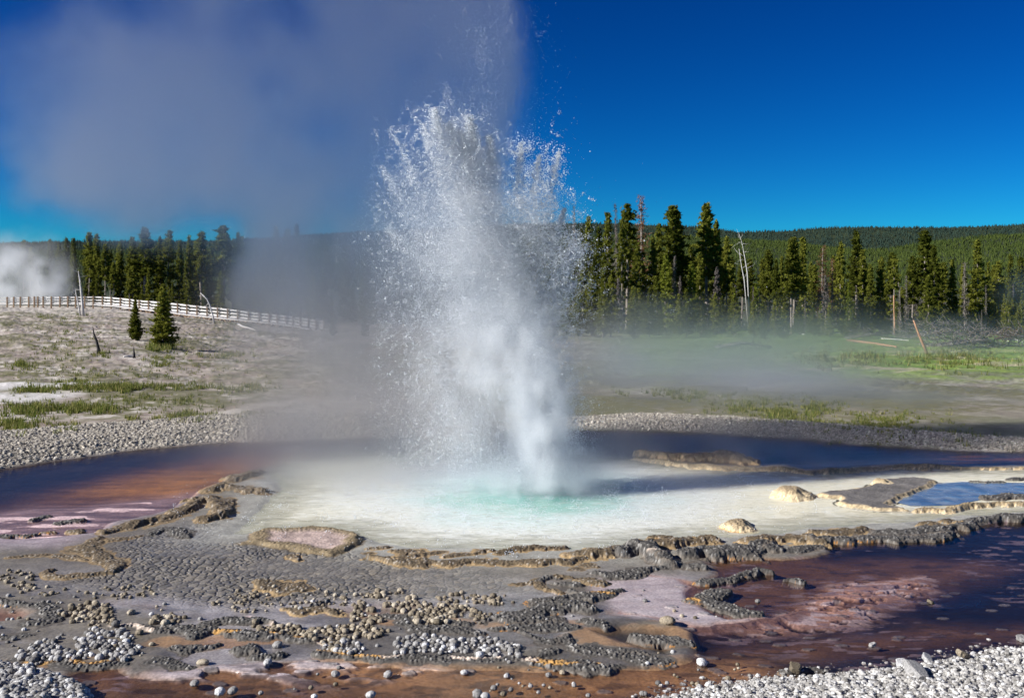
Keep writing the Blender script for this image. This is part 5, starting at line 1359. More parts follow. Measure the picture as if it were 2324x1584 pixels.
for lab, reg, P, n, rad, mk, solid in CL:
    S = spots(reg, P, n, rad)
    for x, y in S:
        s = rad * min(1.35, r.lognormal(-.12, .28)); z = float(gz(x, y)[0]) - .1 * s
        if solid and count < 300 and r.random() < .36:
            o = bpy.data.objects.new('sinter_nodule', NM[mk, r.integers(6)]); COL.objects.link(o); count += 1
            o.location = (x, y, z + s * .42); o.scale = (s, s, s); o.rotation_euler = (r.normal(0, .3), r.normal(0, .3), r.uniform(0, 6.3))
            tag(o, lab, 'sinter nodule', 'nodules: ' + lab)
        else:
            loose[mk].append((x, y, z + s * .42, s))
# singles on the front shallows
for lab, reg, q, s, mk in [
        ('white ball nodule alone in the orange runoff', 'S', (375, 942), .042, 'W'), ('orange stone alone in the dark blue water', 'S', (1760, 573), .032, 'T'),
        ('white nodule standing alone in the brown shallows', 'Q', (455, 1122), .034, 'W'), ('grey nodule at the brink of the brown shallows', 'Q', (105, 1118), .034, 'W'),
        ('white nodule alone near the orange waterline', 'Q', (968, 1107), .03, 'W'), ('white nodule by the lower picture edge', 'Q', (340, 1258), .036, 'W'),
        ('bright nodule pair, bigger one, by the lower edge', 'Q', (1058, 1255), .04, 'W'), ('bright nodule pair, smaller one, by the lower edge', 'Q', (1110, 1265), .034, 'W'),
        ('tan nodule alone on the lilac flat', 'P', (1360, 1050), .036, 'T'), ('white nodule standing on the lilac flat', 'P', (1795, 1055), .032, 'W'),
        ('grey nodule near the round dark crust islet', 'P', (1860, 935), .04, 'W'), ('white nodule in the dark brown runoff', 'P', (1475, 1238), .038, 'W'),
        ('white nodule beside another in the dark brown runoff', 'P', (1560, 1232), .038, 'W'), ('white nodule at the edge of the lilac flat', 'P', (1305, 1180), .034, 'W'),
        ('tan nodule between orange film and nodule field', 'P', (935, 860), .034, 'T'), ('tan nodule resting on the grey flat by itself', 'P', (880, 722), .032, 'T'),
        ('white pebble alone in the brown runoff stream', 'S', (1405, 832), .03, 'W'), ('knob of grey sinter at the edge of the pink flat', 'S', (165, 712), .055, 'T'),
        ('flat white stone at the shore of the front gravel', 'S', (1740, 925), .05, 'W'), ('yellowish stone on the front gravel', 'S', (1960, 930), .055, 'T'),
        ('big white block half sunk in the front gravel', 'S', (1670, 1030), .085, 'W'), ('white stone at the water edge of the gravel', 'S', (1590, 975), .06, 'W'),
        ('grey stone at the tip of the gravel', 'S', (940, 1005), .055, 'T'), ('small white stone at the far end of the gravel', 'S', (2310, 800), .05, 'W')]:
    x, y = W(*px(reg, *q), .0); z = max(float(gz(x, y)[0]), -.012)
    isst = 'stone' in lab or 'block' in lab or 'pebble' in lab
    o = bpy.data.objects.new('stone' if isst else 'sinter_nodule', SM[mk] if isst else NM[mk, r.integers(6)]); COL.objects.link(o)
    o.location = (x, y, z + s * .45); o.scale = (s * (1.5 if 'flat' in lab or 'block' in lab else 1), s, s * .9); o.rotation_euler = (r.normal(0, .2), r.normal(0, .2), r.uniform(0, 6.3))
    tag(o, lab, 'stone' if o.name.startswith('stone') else 'sinter nodule')
# thin scatter over the front shallows
for _ in range(900):
    q = (r.uniform(-60, 760), r.uniform(590, 697)); x, y = W(*q)
    if fbm(np.array([x * 2.2]), np.array([y * 2.2]), 3, 9)[0] > .53 and r.random() < .55:
        s = r.uniform(.008, .026); loose['W' if r.random() < .7 else 'T'].append((x, y, max(float(gz(x, y)[0]), -.01) + s * .35, s))
# white field at the near corner
for _ in range(2400):
    q = px('P', r.uniform(-150, 640), r.uniform(1060, 1420)); x, y = W(*q)
    if sdpoly(np.array([x]), np.array([y]), GRAVL)[0] > -.03 * r.random():
        s = r.uniform(.011, .027); loose['W'].append((x, y, float(gz(x, y)[0]) + s * .5, s))
for mk, mt, lab in (('T', NT, 'many small tan nodules strewn between the larger ones'), ('W', NW, 'many small white nodules strewn over the front shallows')):
    Ls = np.array(loose[mk]); which = r.integers(0, 6, len(Ls)); Vs = []; Fs = []; Ts = []; n0 = 0
    for i in range(6):
        L = Ls[which == i]
        v, f = scatter(ntm[i], L[:, :3], L[:, 3], r.uniform(0, 6.3, len(L)))
        Vs.append(v); Fs.append(f + n0); n0 += len(v); Ts.append(np.repeat(r.random(len(L)), len(ntm[i][0])))
    o = mesh_np('small_nodules', np.concatenate(Vs), np.concatenate(Fs), mt, attrs={'tone': np.concatenate(Ts)})
    tag(o, lab, kind='stuff')


# ------------------------------------------------------------------ gravel
def stone_t(seed, sub=1):
    q = np.random.default_rng(seed); V, F = ico(sub)
    V = V * (1 + .35 * (fbm3(V[:, 0] * 1.4 + seed * 3, V[:, 1] * 1.4, V[:, 2] * 1.4, 2, seed)[:, None] - .5) * 2) * q.uniform(.7, 1.3, 3); return V, F


def strew(name, poly, n, smin, smax, mat, label, z0=0., soft=.0, sub=1, near=False, seed=0):
    q = np.random.default_rng(seed); P = np.array(poly)
    # evenly over the picture rows so that near stones are not starved
    X = []; Y = []
    pyr = (HOR + CH * FX / np.clip(P[:, 1], 4.5, None)); pxr = P[:, 0] / P[:, 1] * FX + 512
    lo = (max(pxr.min(), -250), max(pyr.min(), 395)); hi = (min(pxr.max(), 1320), min(pyr.max(), 760))
    while len(X) < n:
        a = q.uniform(lo[0], hi[0], n); b = q.uniform(lo[1], hi[1], n); d = CH * FX / (b - HOR); x = (a - 512) / FX * d
        s = sdpoly(x, d, poly) + soft * q.random(n) ** 2.5
        k = s > .0
        X += list(x[k]); Y += list(d[k])
    X = np.array(X[:n]); Y = np.array(Y[:n])
    S = smin + (smax - smin) * q.random(n) ** 4
    Z = np.maximum(gz(X, Y), -.02) + S * .25
    Vs = []; Fs = []; Ts = []; n0 = 0; wh = q.integers(0, 5, n)
    for i in range(5):
        t = stone_t(seed * 7 + i, sub); k = wh == i
        v, f = scatter(t, np.stack([X[k], Y[k], Z[k]], 1), S[k], q.uniform(0, 6.3, k.sum()), q.uniform(.35, .8, k.sum()))
        Vs.append(v); Fs.append(f + n0); n0 += len(v); Ts.append(np.repeat(q.random(k.sum()), len(t[0])))
    o = mesh_np(name, np.concatenate(Vs), np.concatenate(Fs), mat, smooth=False, attrs={'tone': np.concatenate(Ts)})
    return tag(o, label, kind='stuff')


GW = nodule_mat('white_gravel', (.20, .185, .165), (.45, .43, .405), (.68, .67, .65))
GB = nodule_mat('bank_gravel', (.17, .145, .115), (.37, .325, .27), (.56, .52, .46))
strew('gravel', GRAV, 26000, .007, .029, GW, 'white gravel heaped along the near shore', soft=.32, seed=3, sub=0)
strew('bank_gravel', BANKL, 17000, .010, .032, GB, 'grey brown gravel bank beside the dark channel', soft=.1, seed=4, sub=0)
strew('bank_gravel', BANKR, 13000, .010, .032, GB, 'grey gravel bank beyond the pool', soft=.1, seed=5, sub=0)

# ------------------------------------------------------------------ grass
def grass(name, zones, mat, label, seed):
    q = np.random.default_rng(seed); B = []
    for reg, x0, y0, x1, y1, n, h in zones:
        cx, cy_ = (x0 + x1) / 2, (y0 + y1) / 2
        for _ in range(n):
            a, b = q.normal(0, .5, 2).clip(-1.3, 1.3)
            if q.random() < .35 or fbm(np.array([(cx + a * (x1 - x0) / 2) / 60.]), np.array([(cy_ + b * (y1 - y0) / 2) / 14.]), 3, seed)[0] < .40 + .14 * q.random(): continue
            g_ = None
            u, v = px(reg, cx + a * (x1 - x0) / 2, cy_ + b * (y1 - y0) / 2)
            if v <= HOR + 20: continue
            d = CH * FX / (v - HOR)
            for _i in range(3):
                z = float(gz((u - 512) / FX * d, d)[0]); d = (CH - z) * FX / (v - HOR)
            B.append(((u - 512) / FX * d, d, float(gz((u - 512) / FX * d, d)[0]), h * q.uniform(.3, .85)))
    B = np.array(B); m = 9; n = len(B)
    c = np.repeat(B, m, 0)
    sp = c[:, 3] * .35
    ba = np.stack([c[:, 0] + q.normal(0, 1, n * m) * sp, c[:, 1] + q.normal(0, 1, n * m) * sp, c[:, 2]], 1)
    L = c[:, 3] * q.uniform(.5, 1.2, n * m); az = q.uniform(0, 6.3, n * m); ln = q.uniform(.1, .6, n * m) * L
    tip = ba + np.stack([np.cos(az) * ln, np.sin(az) * ln, L], 1)
    wv = np.stack([-np.sin(az), np.cos(az), 0 * az], 1) * (.05 * L + .004)[:, None]
    V = np.stack([ba - wv, ba + wv, tip], 1).reshape(-1, 3)
    tone = np.repeat(q.random(n * m), 3)
    o = mesh_np(name, V, np.arange(len(V)).reshape(-1, 3), mat, smooth=False, attrs={'tone': tone})
    return tag(o, label, kind='stuff')


gm_, nt, out = mat_new('grass_blades')
a = N(nt, 'ShaderNodeAttribute', {'attribute_name': 'tone'})
c = ramp(nt, a.outputs['Fac'], [(0, (.07, .105, .018)), (.55, (.15, .17, .04)), (1, (.36, .31, .12))])
d1 = N(nt, 'ShaderNodeBsdfDiffuse', Color=c); t1 = N(nt, 'ShaderNodeBsdfTranslucent', Color=c); mx = N(nt, 'ShaderNodeMixShader', i0=.35, i1=d1, i2=t1)
nt.links.new(mx.outputs[0], out.inputs[0])
grass('grass', [('L', 450, 280, 780, 310, 90, .22), ('L', 130, 345, 420, 395, 200, .24), ('L', 420, 325, 820, 375, 260, .22), ('L', 760, 320, 1280, 385, 560, .26), ('L', 1250, 320, 1800, 370, 330, .22),
                ('L', 1800, 320, 2300, 400, 260, .22), ('L', 0, 470, 500, 600, 420, .24), ('L', 430, 490, 780, 570, 380, .24), ('L', 720, 500, 1040, 570, 240, .24), ('L', 800, 400, 1300, 500, 170, .18), ('L', 1300, 400, 1900, 520, 120, .18),
                ('L', -50, 600, 280, 740, 320, .22), ('L', 330, 650, 720, 720, 130, .17), ('L', 1400, 560, 1750, 630, 260, .2), ('L', 1050, 570, 1200, 650, 40, .18), ('L', 1290, 590, 1390, 630, 30, .17), ('L', 1750, 560, 2300, 600, 110, .17),
                ('A', 1240, 1335, 1500, 1400, 380, .45), ('A', 560, 1080, 800, 1120, 130, .35), ('A', 300, 1070, 460, 1120, 90, .3), ('A', 430, 1100, 620, 1150, 60, .3),
                ('A', 800, 1400, 920, 1440, 80, .3), ('A', 1220, 1430, 1500, 1520, 140, .3), ('A', 1700, 1400, 2100, 1470, 140, .3), ('A', 60, 1470, 290, 1560, 120, .3), ('A', 560, 1175, 700, 1205, 50, .3),
                ('A', 0, 1050, 1100, 1580, 900, .22), ('A', 1100, 1120, 2200, 1580, 700, .22), ('L', -100, 150, 2200, 300, 500, .16), ('L', -100, 400, 2200, 600, 500, .13)],
      gm_, 'patches of green and yellow grass on the sinter plain', 1)
grass('meadow_grass', [('V', 900, 680, 1500, 800, 1800, .14), ('V', 400, 640, 1000, 700, 600, .16), ('V', 1300, 750, 2000, 860, 1100, .11), ('V', 1900, 850, 2150, 890, 30, .2), ('E', 1100, 1330, 2263, 1560, 900, .4), ('E', 300, 1330, 1200, 1560, 600, .4)],
      gm_, 'tussocks of grass on the far bank and meadow', 2)
# ------------------------------------------------------------------ erupting water
vx, vy_ = VENT
SPX = vy_ / FX


def at(dx, dy):          # spot of the full view -> x, z in the plane of the vent
    a, b = px('D', dx, dy); return (a - 512) * SPX, CH + (HOR - b) * SPX


# blobs of the fountain: x, y, radius x, radius y (full view units), share of drops, drop radius, clumpiness
FOUNT = [
    (1232, 1060, 40, 60, 9, 0.0042, 0.2), (1232, 990, 48, 90, 12, 0.0044, 0.2), (1215, 900, 62, 110, 12, 0.0045, 0.3), (1188, 800, 75, 110, 12, 0.0045, 0.3), (1160, 700, 66, 90, 11, 0.0045, 0.3), (1135, 610, 52, 55, 7, 0.0047, 0.4),
    (1090, 850, 95, 130, 9, 0.0042, 0.35), (1010, 850, 60, 100, 3.5, 0.0042, 0.5), (1040, 960, 80, 70, 2.2, 0.0039, 0.4), (1275, 880, 32, 130, 3, 0.0045, 0.4), (1100, 1040, 80, 50, 1.8, 0.0038, 0.3), (1290, 1050, 50, 60, 1.4, 0.0040, 0.3), (1190, 1090, 90, 22, 2.5, 0.0038, 0.3),
    (1180, 1062, 120, 36, 4.5, .0042, .35), (1050, 1048, 80, 40, 2.4, .0040, .3), (1300, 1045, 60, 50, 2.6, .0042, .4), (1290, 950, 40, 90, 1.6, .0044, .4),
    (1045, 320, 70, 45, 1.26, 0.0066, 0.8), (985, 290, 40, 28, 0.56, 0.0067, 0.9), (1062, 292, 24, 24, 0.45, 0.0071, 0.8), (940, 380, 55, 70, 0.84, 0.0055, 0.7), (1000, 400, 75, 60, 1.12, 0.0055, 0.6), (1090, 400, 75, 70, 1.4, 0.0059, 0.6), (1190, 400, 60, 60, 1, 0.0067, 0.8),
    (1090, 500, 110, 80, 4.34, 0.0052, 0.5), (980, 520, 90, 90, 2.79, 0.0047, 0.5), (1220, 490, 48, 70, 2.6, 0.0066, 0.7), (1255, 370, 22, 30, 0.19, 0.0071, 0.9), (905, 310, 22, 22, 0.1, 0.0071, 0.95), (1180, 340, 26, 16, 0.17, 0.0071, 0.9),
    (1280, 590, 40, 70, 2.6, 0.0067, 0.8), (1310, 570, 18, 20, 0.5, 0.0076, 0.9), (1280, 700, 40, 90, 2.2, 0.0052, 0.6), (1230, 600, 45, 60, 2.5, 0.0050, 0.5), (1060, 600, 90, 70, 4.5, 0.0045, 0.5), (960, 640, 80, 110, 3, 0.0042, 0.5), (1060, 700, 60, 80, 4, 0.0042, 0.5), (970, 760, 60, 80, 2.6, 0.0042, 0.6),
    (905, 470, 45, 110, 0.93, 0.0046, 0.6), (890, 620, 50, 180, 1.3, 0.0040, 0.3), (920, 900, 50, 120, 1.4, 0.0038, 0.4), (1000, 1010, 120, 60, 1.4, 0.0037, 0.3),
    (1060, 120, 110, 130, 0.8, 0.0035, 0.2), (1150, 60, 60, 110, 0.5, 0.0035, 0.2), (900, 300, 160, 200, 0.14, 0.0034, 0.1), (850, 700, 140, 260, 0.6, 0.0035, 0.1), (1330, 850, 70, 200, 0.9, 0.0037, 0.2), (1360, 650, 90, 120, 0.3, 0.0035, 0.2), (1400, 800, 140, 120, 0.25, 0.0034, 0.1), (760, 950, 160, 130, 0.3, 0.0034, 0.1), (1230, 250, 60, 120, 0.07, 0.0035, 0.2), (1500, 780, 160, 90, 0.12, 0.0034, 0.1)]


JETS = [(985, 250, 4.2, .95, .0062), (960, 285, 1.6, .8, .006), (1063, 265, 4.8, .9, .0064), (1045, 300, 3.6, 1., .006), (1020, 280, 2.4, .8, .006), (897, 310, .5, .5, .0062), (1110, 305, 3.2, .8, .0062), (1182, 322, 1.5, .6, .0066), (1225, 350, 1.2, .7, .0066), (1270, 338, 1.1, .5, .0068),
        (868, 380, .9, .8, .0052), (1284, 470, 1.2, .6, .0064), (1312, 560, 1.0, .6, .0068), (1310, 640, .8, .7, .006), (880, 520, .8, .9, .0048), (1010, 190, .7, 1.0, .0042), (1090, 60, .7, 1.3, .0036), (1150, -40, .7, 1.4, .0034), (1040, -40, .4, 1.5, .0034)]


def build_spray():
    q = np.random.default_rng(31)
    TOT = 500000
    w_ = np.array([b[4] for b in FOUNT]); w_ /= w_.sum()
    P = []; S = []
    for (bx, by, rx, ry, _, rad, cl), wt in zip(FOUNT, w_):
        n = int(TOT * wt); nc = int(n * cl)
        cx, cz = at(bx, by); ex, ez = rx * .4406 * SPX, ry * .4406 * SPX
        ey = min(.5 * (ex + .2), .75)
        def pts(m, tail=1.):
            g_ = q.normal(0, 1, (m, 3)) * .72
            return np.stack([cx + g_[:, 0] * ex, vy_ + g_[:, 1] * ey, cz + g_[:, 2] * ez], 1)
        P.append(pts(n - nc)); S.append(.66 * rad * q.lognormal(-.12, .42, n - nc))
        # ragged threads and clots of water thrown outwards
        if nc > 10:
            per = 26; k = max(1, nc // per); c0 = pts(k)
            out = c0 - np.array([vx, vy_, .2]); out /= np.linalg.norm(out, axis=1)[:, None]
            dirn = out + q.normal(0, .75, (k, 3)); dirn /= np.linalg.norm(dirn, axis=1)[:, None]
            cur = q.normal(0, .5, (k, 3)); ln = q.uniform(.05, .26, k)
            t = q.random((k, per)) ** .8
            p = c0[:, None] + dirn[:, None] * (t * ln[:, None])[:, :, None] + cur[:, None] * ((t ** 2) * ln[:, None])[:, :, None] + q.normal(0, 1, (k, per, 3)) * (.012 + .02 * t)[:, :, None]
            P.append(p.reshape(-1, 3)); S.append((.66 * rad * q.lognormal(-.05, .45, (k, per)) * (1.15 - .4 * t)).reshape(-1))
    # thrown jets: each ends in a ragged tip and trails back towards the vent
    for tx, ty, wt, wd_, rad in JETS:
        n = int(TOT * wt / 78); x0, z0 = at(tx, ty); x1, z1 = at(1175 + (tx - 1175) * .25, 720)
        t = q.random(n) ** .75; br = (.035 + .36 * t ** 1.2) * wd_
        k = n // 14 + 1; off = q.normal(0, 1, (k, 3))[q.integers(0, k, n)]; tk = q.random(k)
        jx = x0 + (x1 - x0) * t + (x0 - vx) * .25 * t * (1 - t); jz = z0 + (z1 - z0) * t ** 1.2
        g_ = off * .8 + q.normal(0, .35, (n, 3))
        P.append(np.stack([jx + g_[:, 0] * br, vy_ + (tx - 1100) / 900 + g_[:, 1] * br, jz + g_[:, 2] * br * .8], 1))
        S.append(.62 * rad * q.lognormal(-.1, .45, n) * (1.1 - .45 * t))
    P.append(P.pop()); P = [np.concatenate(P)]; S = [np.concatenate(S)]; P = P[0]; S = S[0].clip(.0018, .012)
    # drops raining back on the pool and the crust
    m = 170; a = q.uniform(0, 6.3, m); rr_ = np.abs(q.normal(0, 1.5, m)).clip(0, 2.6) + .5
    cc = np.stack([vx + np.cos(a) * rr_ * 1.3 - .4, vy_ + np.sin(a) * rr_ - .5, np.full(m, .012)], 1)
    per = 22; t = q.random((m, per)); hh = q.uniform(.03, .2, m)
    sp = cc[:, None] + np.stack([q.normal(0, .035, (m, per)) * (1 + t), q.normal(0, .035, (m, per)), t * hh[:, None]], 2)
    P = np.concatenate([P, sp.reshape(-1, 3)]); S = np.concatenate([S, q.uniform(.003, .0075, m * per)])
    m = 2600; a = q.uniform(0, 6.3, m); rr_ = np.abs(q.normal(0, 2.0, m)).clip(0, 3.2) + .4
    pr = np.stack([vx + np.cos(a) * rr_ * 1.25 - .5, vy_ + np.sin(a) * rr_ - .4, np.abs(q.normal(0, .09, m)) + .01], 1)
    P = np.concatenate([P, pr]); S = np.concatenate([S, q.uniform(.003, .007, m)])
    k = P[:, 2] > .015; P = P[k]; S = S[k]
    big = S > .0082
    tv = np.array([(1, 0, 0), (-1, 0, 0), (0, 1, 0), (0, -1, 0), (0, 0, 1), (0, 0, -1)], float)
    tf = np.array([(0, 2, 4), (2, 1, 4), (1, 3, 4), (3, 0, 4), (2, 0, 5), (1, 2, 5), (3, 1, 5), (0, 3, 5)])
    v1, f1 = scatter((tv, tf), P[~big], S[~big] * 1.08, q.uniform(0, 6.3, (~big).sum()))
    v2, f2 = scatter(ico(1), P[big], S[big], q.uniform(0, 6.3, big.sum()), q.uniform(.6, 1.2, big.sum()))
    m, nt, out = mat_new('flying_water_drops')
    d = N(nt, 'ShaderNodeBsdfDiffuse', Color=(.93, .95, .98, 1)); t = N(nt, 'ShaderNodeBsdfTranslucent', Color=(.93, .95, .98, 1)); g_ = N(nt, 'ShaderNodeBsdfGlossy', Color=(1, 1, 1, 1), Roughness=.3)
    tr = N(nt, 'ShaderNodeBsdfTransparent', Color=(.95, .97, 1, 1))
    a1 = N(nt, 'ShaderNodeMixShader', i0=.5, i1=d, i2=t)
    lw = N(nt, 'ShaderNodeFresnel', IOR=1.33)
    lk = N(nt, 'ShaderNodeMath', {'operation': 'MULTIPLY_ADD'}, i0=lw, i1=.75, i2=.16)
    a2 = N(nt, 'ShaderNodeMixShader', i0=lk, i1=a1, i2=g_)
    a3 = N(nt, 'ShaderNodeMixShader', i0=.22, i1=a2, i2=tr)
    nt.links.new(a3.outputs[0], out.inputs[0])
    o = mesh_np('geyser_spray', np.concatenate([v1, v2]), np.concatenate([f1, f2 + len(v1)]), m)
    tag(o, 'tall white fountain of water drops bursting from the pool', 'geyser eruption', kind='stuff')


build_spray()


# ------------------------------------------------------------------ steam
def vol_mat(name, aniso=.25, color=(1, 1, 1), dens=1.):
    m, nt, out = mat_new(name)
    a = N(nt, 'ShaderNodeAttribute', {'attribute_name': 'density'})
    k = N(nt, 'ShaderNodeMath', {'operation': 'MULTIPLY'}, i0=a.outputs['Fac'], i1=dens)
    v = N(nt, 'ShaderNodeVolumeScatter', Color=(*color, 1), Density=k, Anisotropy=aniso)
    nt.links.new(v.outputs[0], out.inputs['Volume'])
    return m


def steam(name, lo, hi, res, fn, mat, label, step=None):
    """a real volume of steam: fn(x, y, z) gives its density on a voxel grid"""
    ax = [np.linspace(lo[i], hi[i], res[i]) for i in range(3)]
    X, Y, Z = np.meshgrid(*ax, indexing='ij')
    d = fn(X, Y, Z).astype(np.float32)
    e = np.ones_like(d)
    for i in range(3):
        t = np.linspace(0, 1, res[i]); w_ = sst(0, .07, t) * (1 - sst(.93, 1, t))
        if i == 2 and lo[2] < .1: w_ = 1 - sst(.93, 1, t)
        e *= w_.reshape([-1 if j == i else 1 for j in range(3)])
    d *= e
    d[d < .004] = 0
    n = d.size
    me = bpy.data.meshes.new(name); me.vertices.add(n)
    me.vertices.foreach_set('co', np.stack([X, Y, Z], -1).astype(np.float32).ravel())
    at_ = me.attributes.new('dens', 'FLOAT', 'POINT'); at_.data.foreach_set('value', d.ravel())
    me.materials.append(mat)
    o = bpy.data.objects.new(name, me); COL.objects.link(o)
    ng = bpy.data.node_groups.new(name + '_grid', 'GeometryNodeTree')
    ng.interface.new_socket('Geometry', in_out='INPUT', socket_type='NodeSocketGeometry'); ng.interface.new_socket('Geometry', in_out='OUTPUT', socket_type='NodeSocketGeometry')
    gi = ng.nodes.new('NodeGroupInput'); go = ng.nodes.new('NodeGroupOutput')
    pos = ng.nodes.new('GeometryNodeInputPosition')
    sub = N(ng, 'ShaderNodeVectorMath', {'operation': 'SUBTRACT'}, i0=pos.outputs[0], i1=tuple(lo))
    stp = [(hi[i] - lo[i]) / (res[i] - 1) for i in range(3)]
    div = N(ng, 'ShaderNodeVectorMath', {'operation': 'DIVIDE'}, i0=sub, i1=tuple(stp))
    add = N(ng, 'ShaderNodeVectorMath', {'operation': 'ADD'}, i0=div, i1=(.5, .5, .5))
    flo = N(ng, 'ShaderNodeVectorMath', {'operation': 'FLOOR'}, i0=add)
    mx_ = N(ng, 'ShaderNodeVectorMath', {'operation': 'MAXIMUM'}, i0=flo, i1=(0, 0, 0))
    mn_ = N(ng, 'ShaderNodeVectorMath', {'operation': 'MINIMUM'}, i0=mx_, i1=tuple(r_ - 1 for r_ in res))
    dot = N(ng, 'ShaderNodeVectorMath', {'operation': 'DOT_PRODUCT'}, i0=mn_, i1=(res[1] * res[2], res[2], 1))
    na = ng.nodes.new('GeometryNodeInputNamedAttribute'); na.data_type = 'FLOAT'; na.inputs[0].default_value = 'dens'
    si = ng.nodes.new('GeometryNodeSampleIndex'); si.data_type = 'FLOAT'; si.domain = 'POINT'
    ng.links.new(gi.outputs[0], si.inputs['Geometry']); ng.links.new(na.outputs[0], si.inputs['Value']); ng.links.new(dot.outputs['Value'], si.inputs['Index'])
    vc = ng.nodes.new('GeometryNodeVolumeCube')
    ng.links.new(si.outputs[0], vc.inputs['Density'])
    vc.inputs['Min'].default_value = lo; vc.inputs['Max'].default_value = hi
    for i, k in enumerate(('Resolution X', 'Resolution Y', 'Resolution Z')): vc.inputs[k].default_value = res[i]
    sm = ng.nodes.new('GeometryNodeSetMaterial'); sm.inputs['Material'].default_value = mat
    ng.links.new(vc.outputs[0], sm.inputs['Geometry']); ng.links.new(sm.outputs[0], go.inputs[0])
    md = o.modifiers.new('grid', 'NODES'); md.node_group = ng
    return tag(o, label, kind='stuff')


YP = 17.1                                    # the plume drifts behind the fountain
def plane(dx, dy, d=YP):
    a, b = px('D', dx, dy); return (a - 512) / FX * d, CH + (HOR - b) / FX * d


def blobs(X, Z, L, d=YP):
    k = .4406 * d / FX; keep = np.ones_like(X); hole = np.ones_like(X)
    for x, y, rx, ry, w_ in L:
        cx, cz = plane(x, y, d)
        g_ = np.exp(-(((X - cx) / (rx * k)) ** 2 + ((Z - cz) / (ry * k)) ** 2) ** 1.4)
        if w_ > 0: keep *= 1 - np.clip(w_ * g_, 0, 1)
        else: hole *= 1 + w_ * g_
    return (1 - keep) * hole


PL = [(600, 80, 430, 230, .95), (1010, 120, 190, 300, 1), (880, 400, 270, 220, .95), (400, 315, 300, 165, .85), (170, 350, 140, 115, .85), (600, 450, 260, 110, .75), (230, 110, 170, 130, .85), (90, 250, 90, 190, .7),
      (670, 630, 170, 190, .6), (830, 720, 210, 330, .85), (750, 930, 210, 140, .7), (1000, 850, 180, 330, .85), (1090, 300, 100, 380, .8), (600, 620, 90, 120, .4), (1120, 600, 100, 500, .5),
      (480, 530, 40, 40, -.5), (700, 60, 60, 30, -.4), (60, 40, 70, 60, -.5)]


def f_plume(X, Y, Z):
    wxx = X + 1.1 * (fbm3(X * .45, Y * .45, Z * .45, 3, 5) - .5); wz = Z + 1.1 * (fbm3(X * .45 + 9, Y * .45, Z * .45, 3, 6) - .5)
    s = blobs(wxx, wz, PL)
    edge = plane(1185, 0)[0]
    s *= 1 - sst(edge - .6, edge + .4, X + .9 * (fbm3(X * .6, Y * .6, Z * .6, 2, 8) - .5) + .03 * np.maximum(0, 3 - Z) * 0)
    mid = YP + .25 * np.sin(X * .5)
    dep = np.exp(-((Y - mid) / 1.35) ** 4)
    n = fbm3(X * .8 + 3.3, Y * .8, Z * .8 + 1.7, 5, 7, .58)
    v = s * 1.1 + 2.1 * (n - .5)
    return sst(.02, .25, s) * (.16 * s + .84 * sst(.36, 1.12, v)) * dep * (.88 + .12 * sst(2.5, 4., Z))


sm_ = vol_mat('steam', .94)
fog_ = vol_mat('ground_mist', .8)
vent_ = vol_mat('vent_vapour', .55)
steam('steam_plume', (-10.7, 14.9, -.05), (2.6, 19.5, 8.9), (118, 42, 82), f_plume, sm_, 'huge grey blue plume of steam drifting away from the fountain')


def f_base(X, Y, Z):
    n = fbm3(X * 1.1, Y * .9, Z * 1.6, 4, 17)
    g1 = np.exp(-(((X - vx + .3) / 2.6) ** 2 + ((Y - vy_ - .8) / 1.5) ** 2) ** 1.3) * np.exp(-np.maximum(Z, 0) / .5)
    g2 = np.exp(-(((X - vx - 2.6) / 2.8) ** 2 + ((Y - vy_ - 2.2) / 1.5) ** 2) ** 1.3) * np.exp(-np.maximum(Z, 0) / .35) * .55
    g3 = np.exp(-(((X - vx + 3.) / 2.6) ** 2 + ((Y - vy_ - 1.4) / 1.5) ** 2) ** 1.3) * np.exp(-np.maximum(Z, 0) / .6) * .9
    return np.clip((n - .28) * 3, 0, 1.5) * (g1 * 1.3 + g2 + g3 * 1.2) * .9


steam('pool_mist', (-6.5, 11.8, -.02), (6.8, 19.0, 2.3), (110, 60, 34), f_base, sm_, 'thin white mist creeping over the pool surface')


def f_core(X, Y, Z):
    s = np.zeros_like(X)
    for bx, by, rx, ry, w_ in [(1236, 1050, 42, 70, 1.3), (1230, 960, 46, 80, 1.3), (1216, 870, 56, 80, 1.05), (1190, 780, 64, 80, .8), (1158, 700, 56, 70, .65), (1136, 612, 44, 50, .5),
                               (1100, 800, 80, 110, .26), (1060, 930, 70, 80, .15), (1000, 860, 60, 90, .08), (1270, 900, 40, 120, .15), (1200, 1092, 110, 26, .6), (1060, 400, 110, 120, .10), (1200, 480, 60, 110, .09), (1060, 560, 90, 90, .12)]:
        cx, cz = at(bx, by); ex, ez = rx * .4406 * SPX, ry * .4406 * SPX
        s = np.maximum(s, w_ * np.exp(-((X - cx) / ex) ** 2 - ((Z - cz) / ez) ** 2 - ((Y - vy_) / (ex * .8 + .1)) ** 2))
    n = fbm3(X * 4.2, Y * 4.2, Z * 3.0, 4, 27, .6)
    return s * np.clip((n - .34) * 4.4, 0, 2.) * 5.


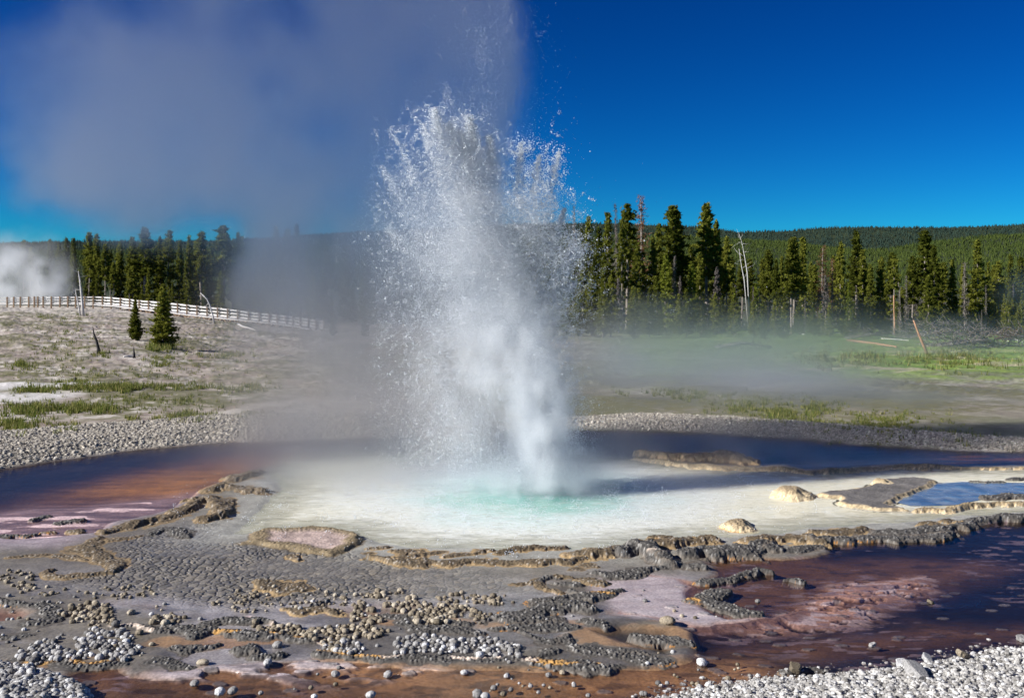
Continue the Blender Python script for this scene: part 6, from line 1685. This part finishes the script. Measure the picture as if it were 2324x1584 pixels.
steam('spray_mist', (vx - 1.9, vy_ - 1.0, -.02), (vx + 1.5, vy_ + 1.0, 4.6), (86, 44, 110), f_core, vol_mat('spray_mist_vapour', .0), 'dense white spray mist in the heart of the fountain')


def f_right(X, Y, Z):
    n = fbm3(X * .13, Y * .12, Z * .4, 5, 37)
    t = X / Y
    g_ = np.exp(-np.maximum(Z - np.interp(Y, [20, 110], [.2, -1.2]), 0) / np.interp(Y, [20, 60, 110], [.5, 1.1, 2.2])) * sst(.03, .12, t) * (.55 + .45 * sst(.5, .2, t))
    return g_ * np.clip((n - .34) * 3.4, 0, 1.5) * np.interp(Y, [22, 40, 90], [.36, .14, .012])


steam('meadow_mist', (0., 23., -2.1), (40., 100., 6.), (80, 110, 44), f_right, fog_, 'thin blue mist lying over the meadow and far bank')


def f_vent(X, Y, Z):
    n = fbm3(X * .42, Y * .42, Z * .42, 5, 47, .55)
    def puff(dx, dy, rx, ry):
        cx, cz = plane(dx, dy, 127); k = .4406 * 127 / FX
        return np.exp(-((X - cx) / (rx * k)) ** 2 - ((Z - cz) / (ry * k)) ** 2 - ((Y - 127) / 3.) ** 2)
    s = 1. * puff(0, 660, 34, 60) + 1. * puff(110, 632, 34, 36) + .8 * puff(110, 668, 30, 20) + .3 * puff(30, 595, 55, 45) + .12 * puff(70, 575, 60, 35)
    return s * np.clip((n - .3) * 4, 0, 1.8) * .6


steam('vent_steam', (-82, 121, .5), (-46, 133, 22), (110, 36, 66), f_vent, vent_, 'white steam puffs rising from vents behind the boardwalk')


def f_edge(X, Y, Z):
    n = fbm3(X * .5, Y * .5, Z * .5, 4, 57)
    cx, cz = plane(2330, 668, 92); k = .4406 * 92 / FX
    return np.exp(-((X - cx) / (55 * k)) ** 2 - ((Z - cz) / (48 * k)) ** 2 - ((Y - 92) / 2.5) ** 2) * np.clip((n - .3) * 3, 0, 1.5) * .1


steam('drifting_steam', (40, 88, -1), (56, 96, 10), (50, 24, 40), f_edge, fog_, 'small bluish steam puff in front of the last pines')
cy.volume_step_rate = 2.0; cy.volume_max_steps = 256
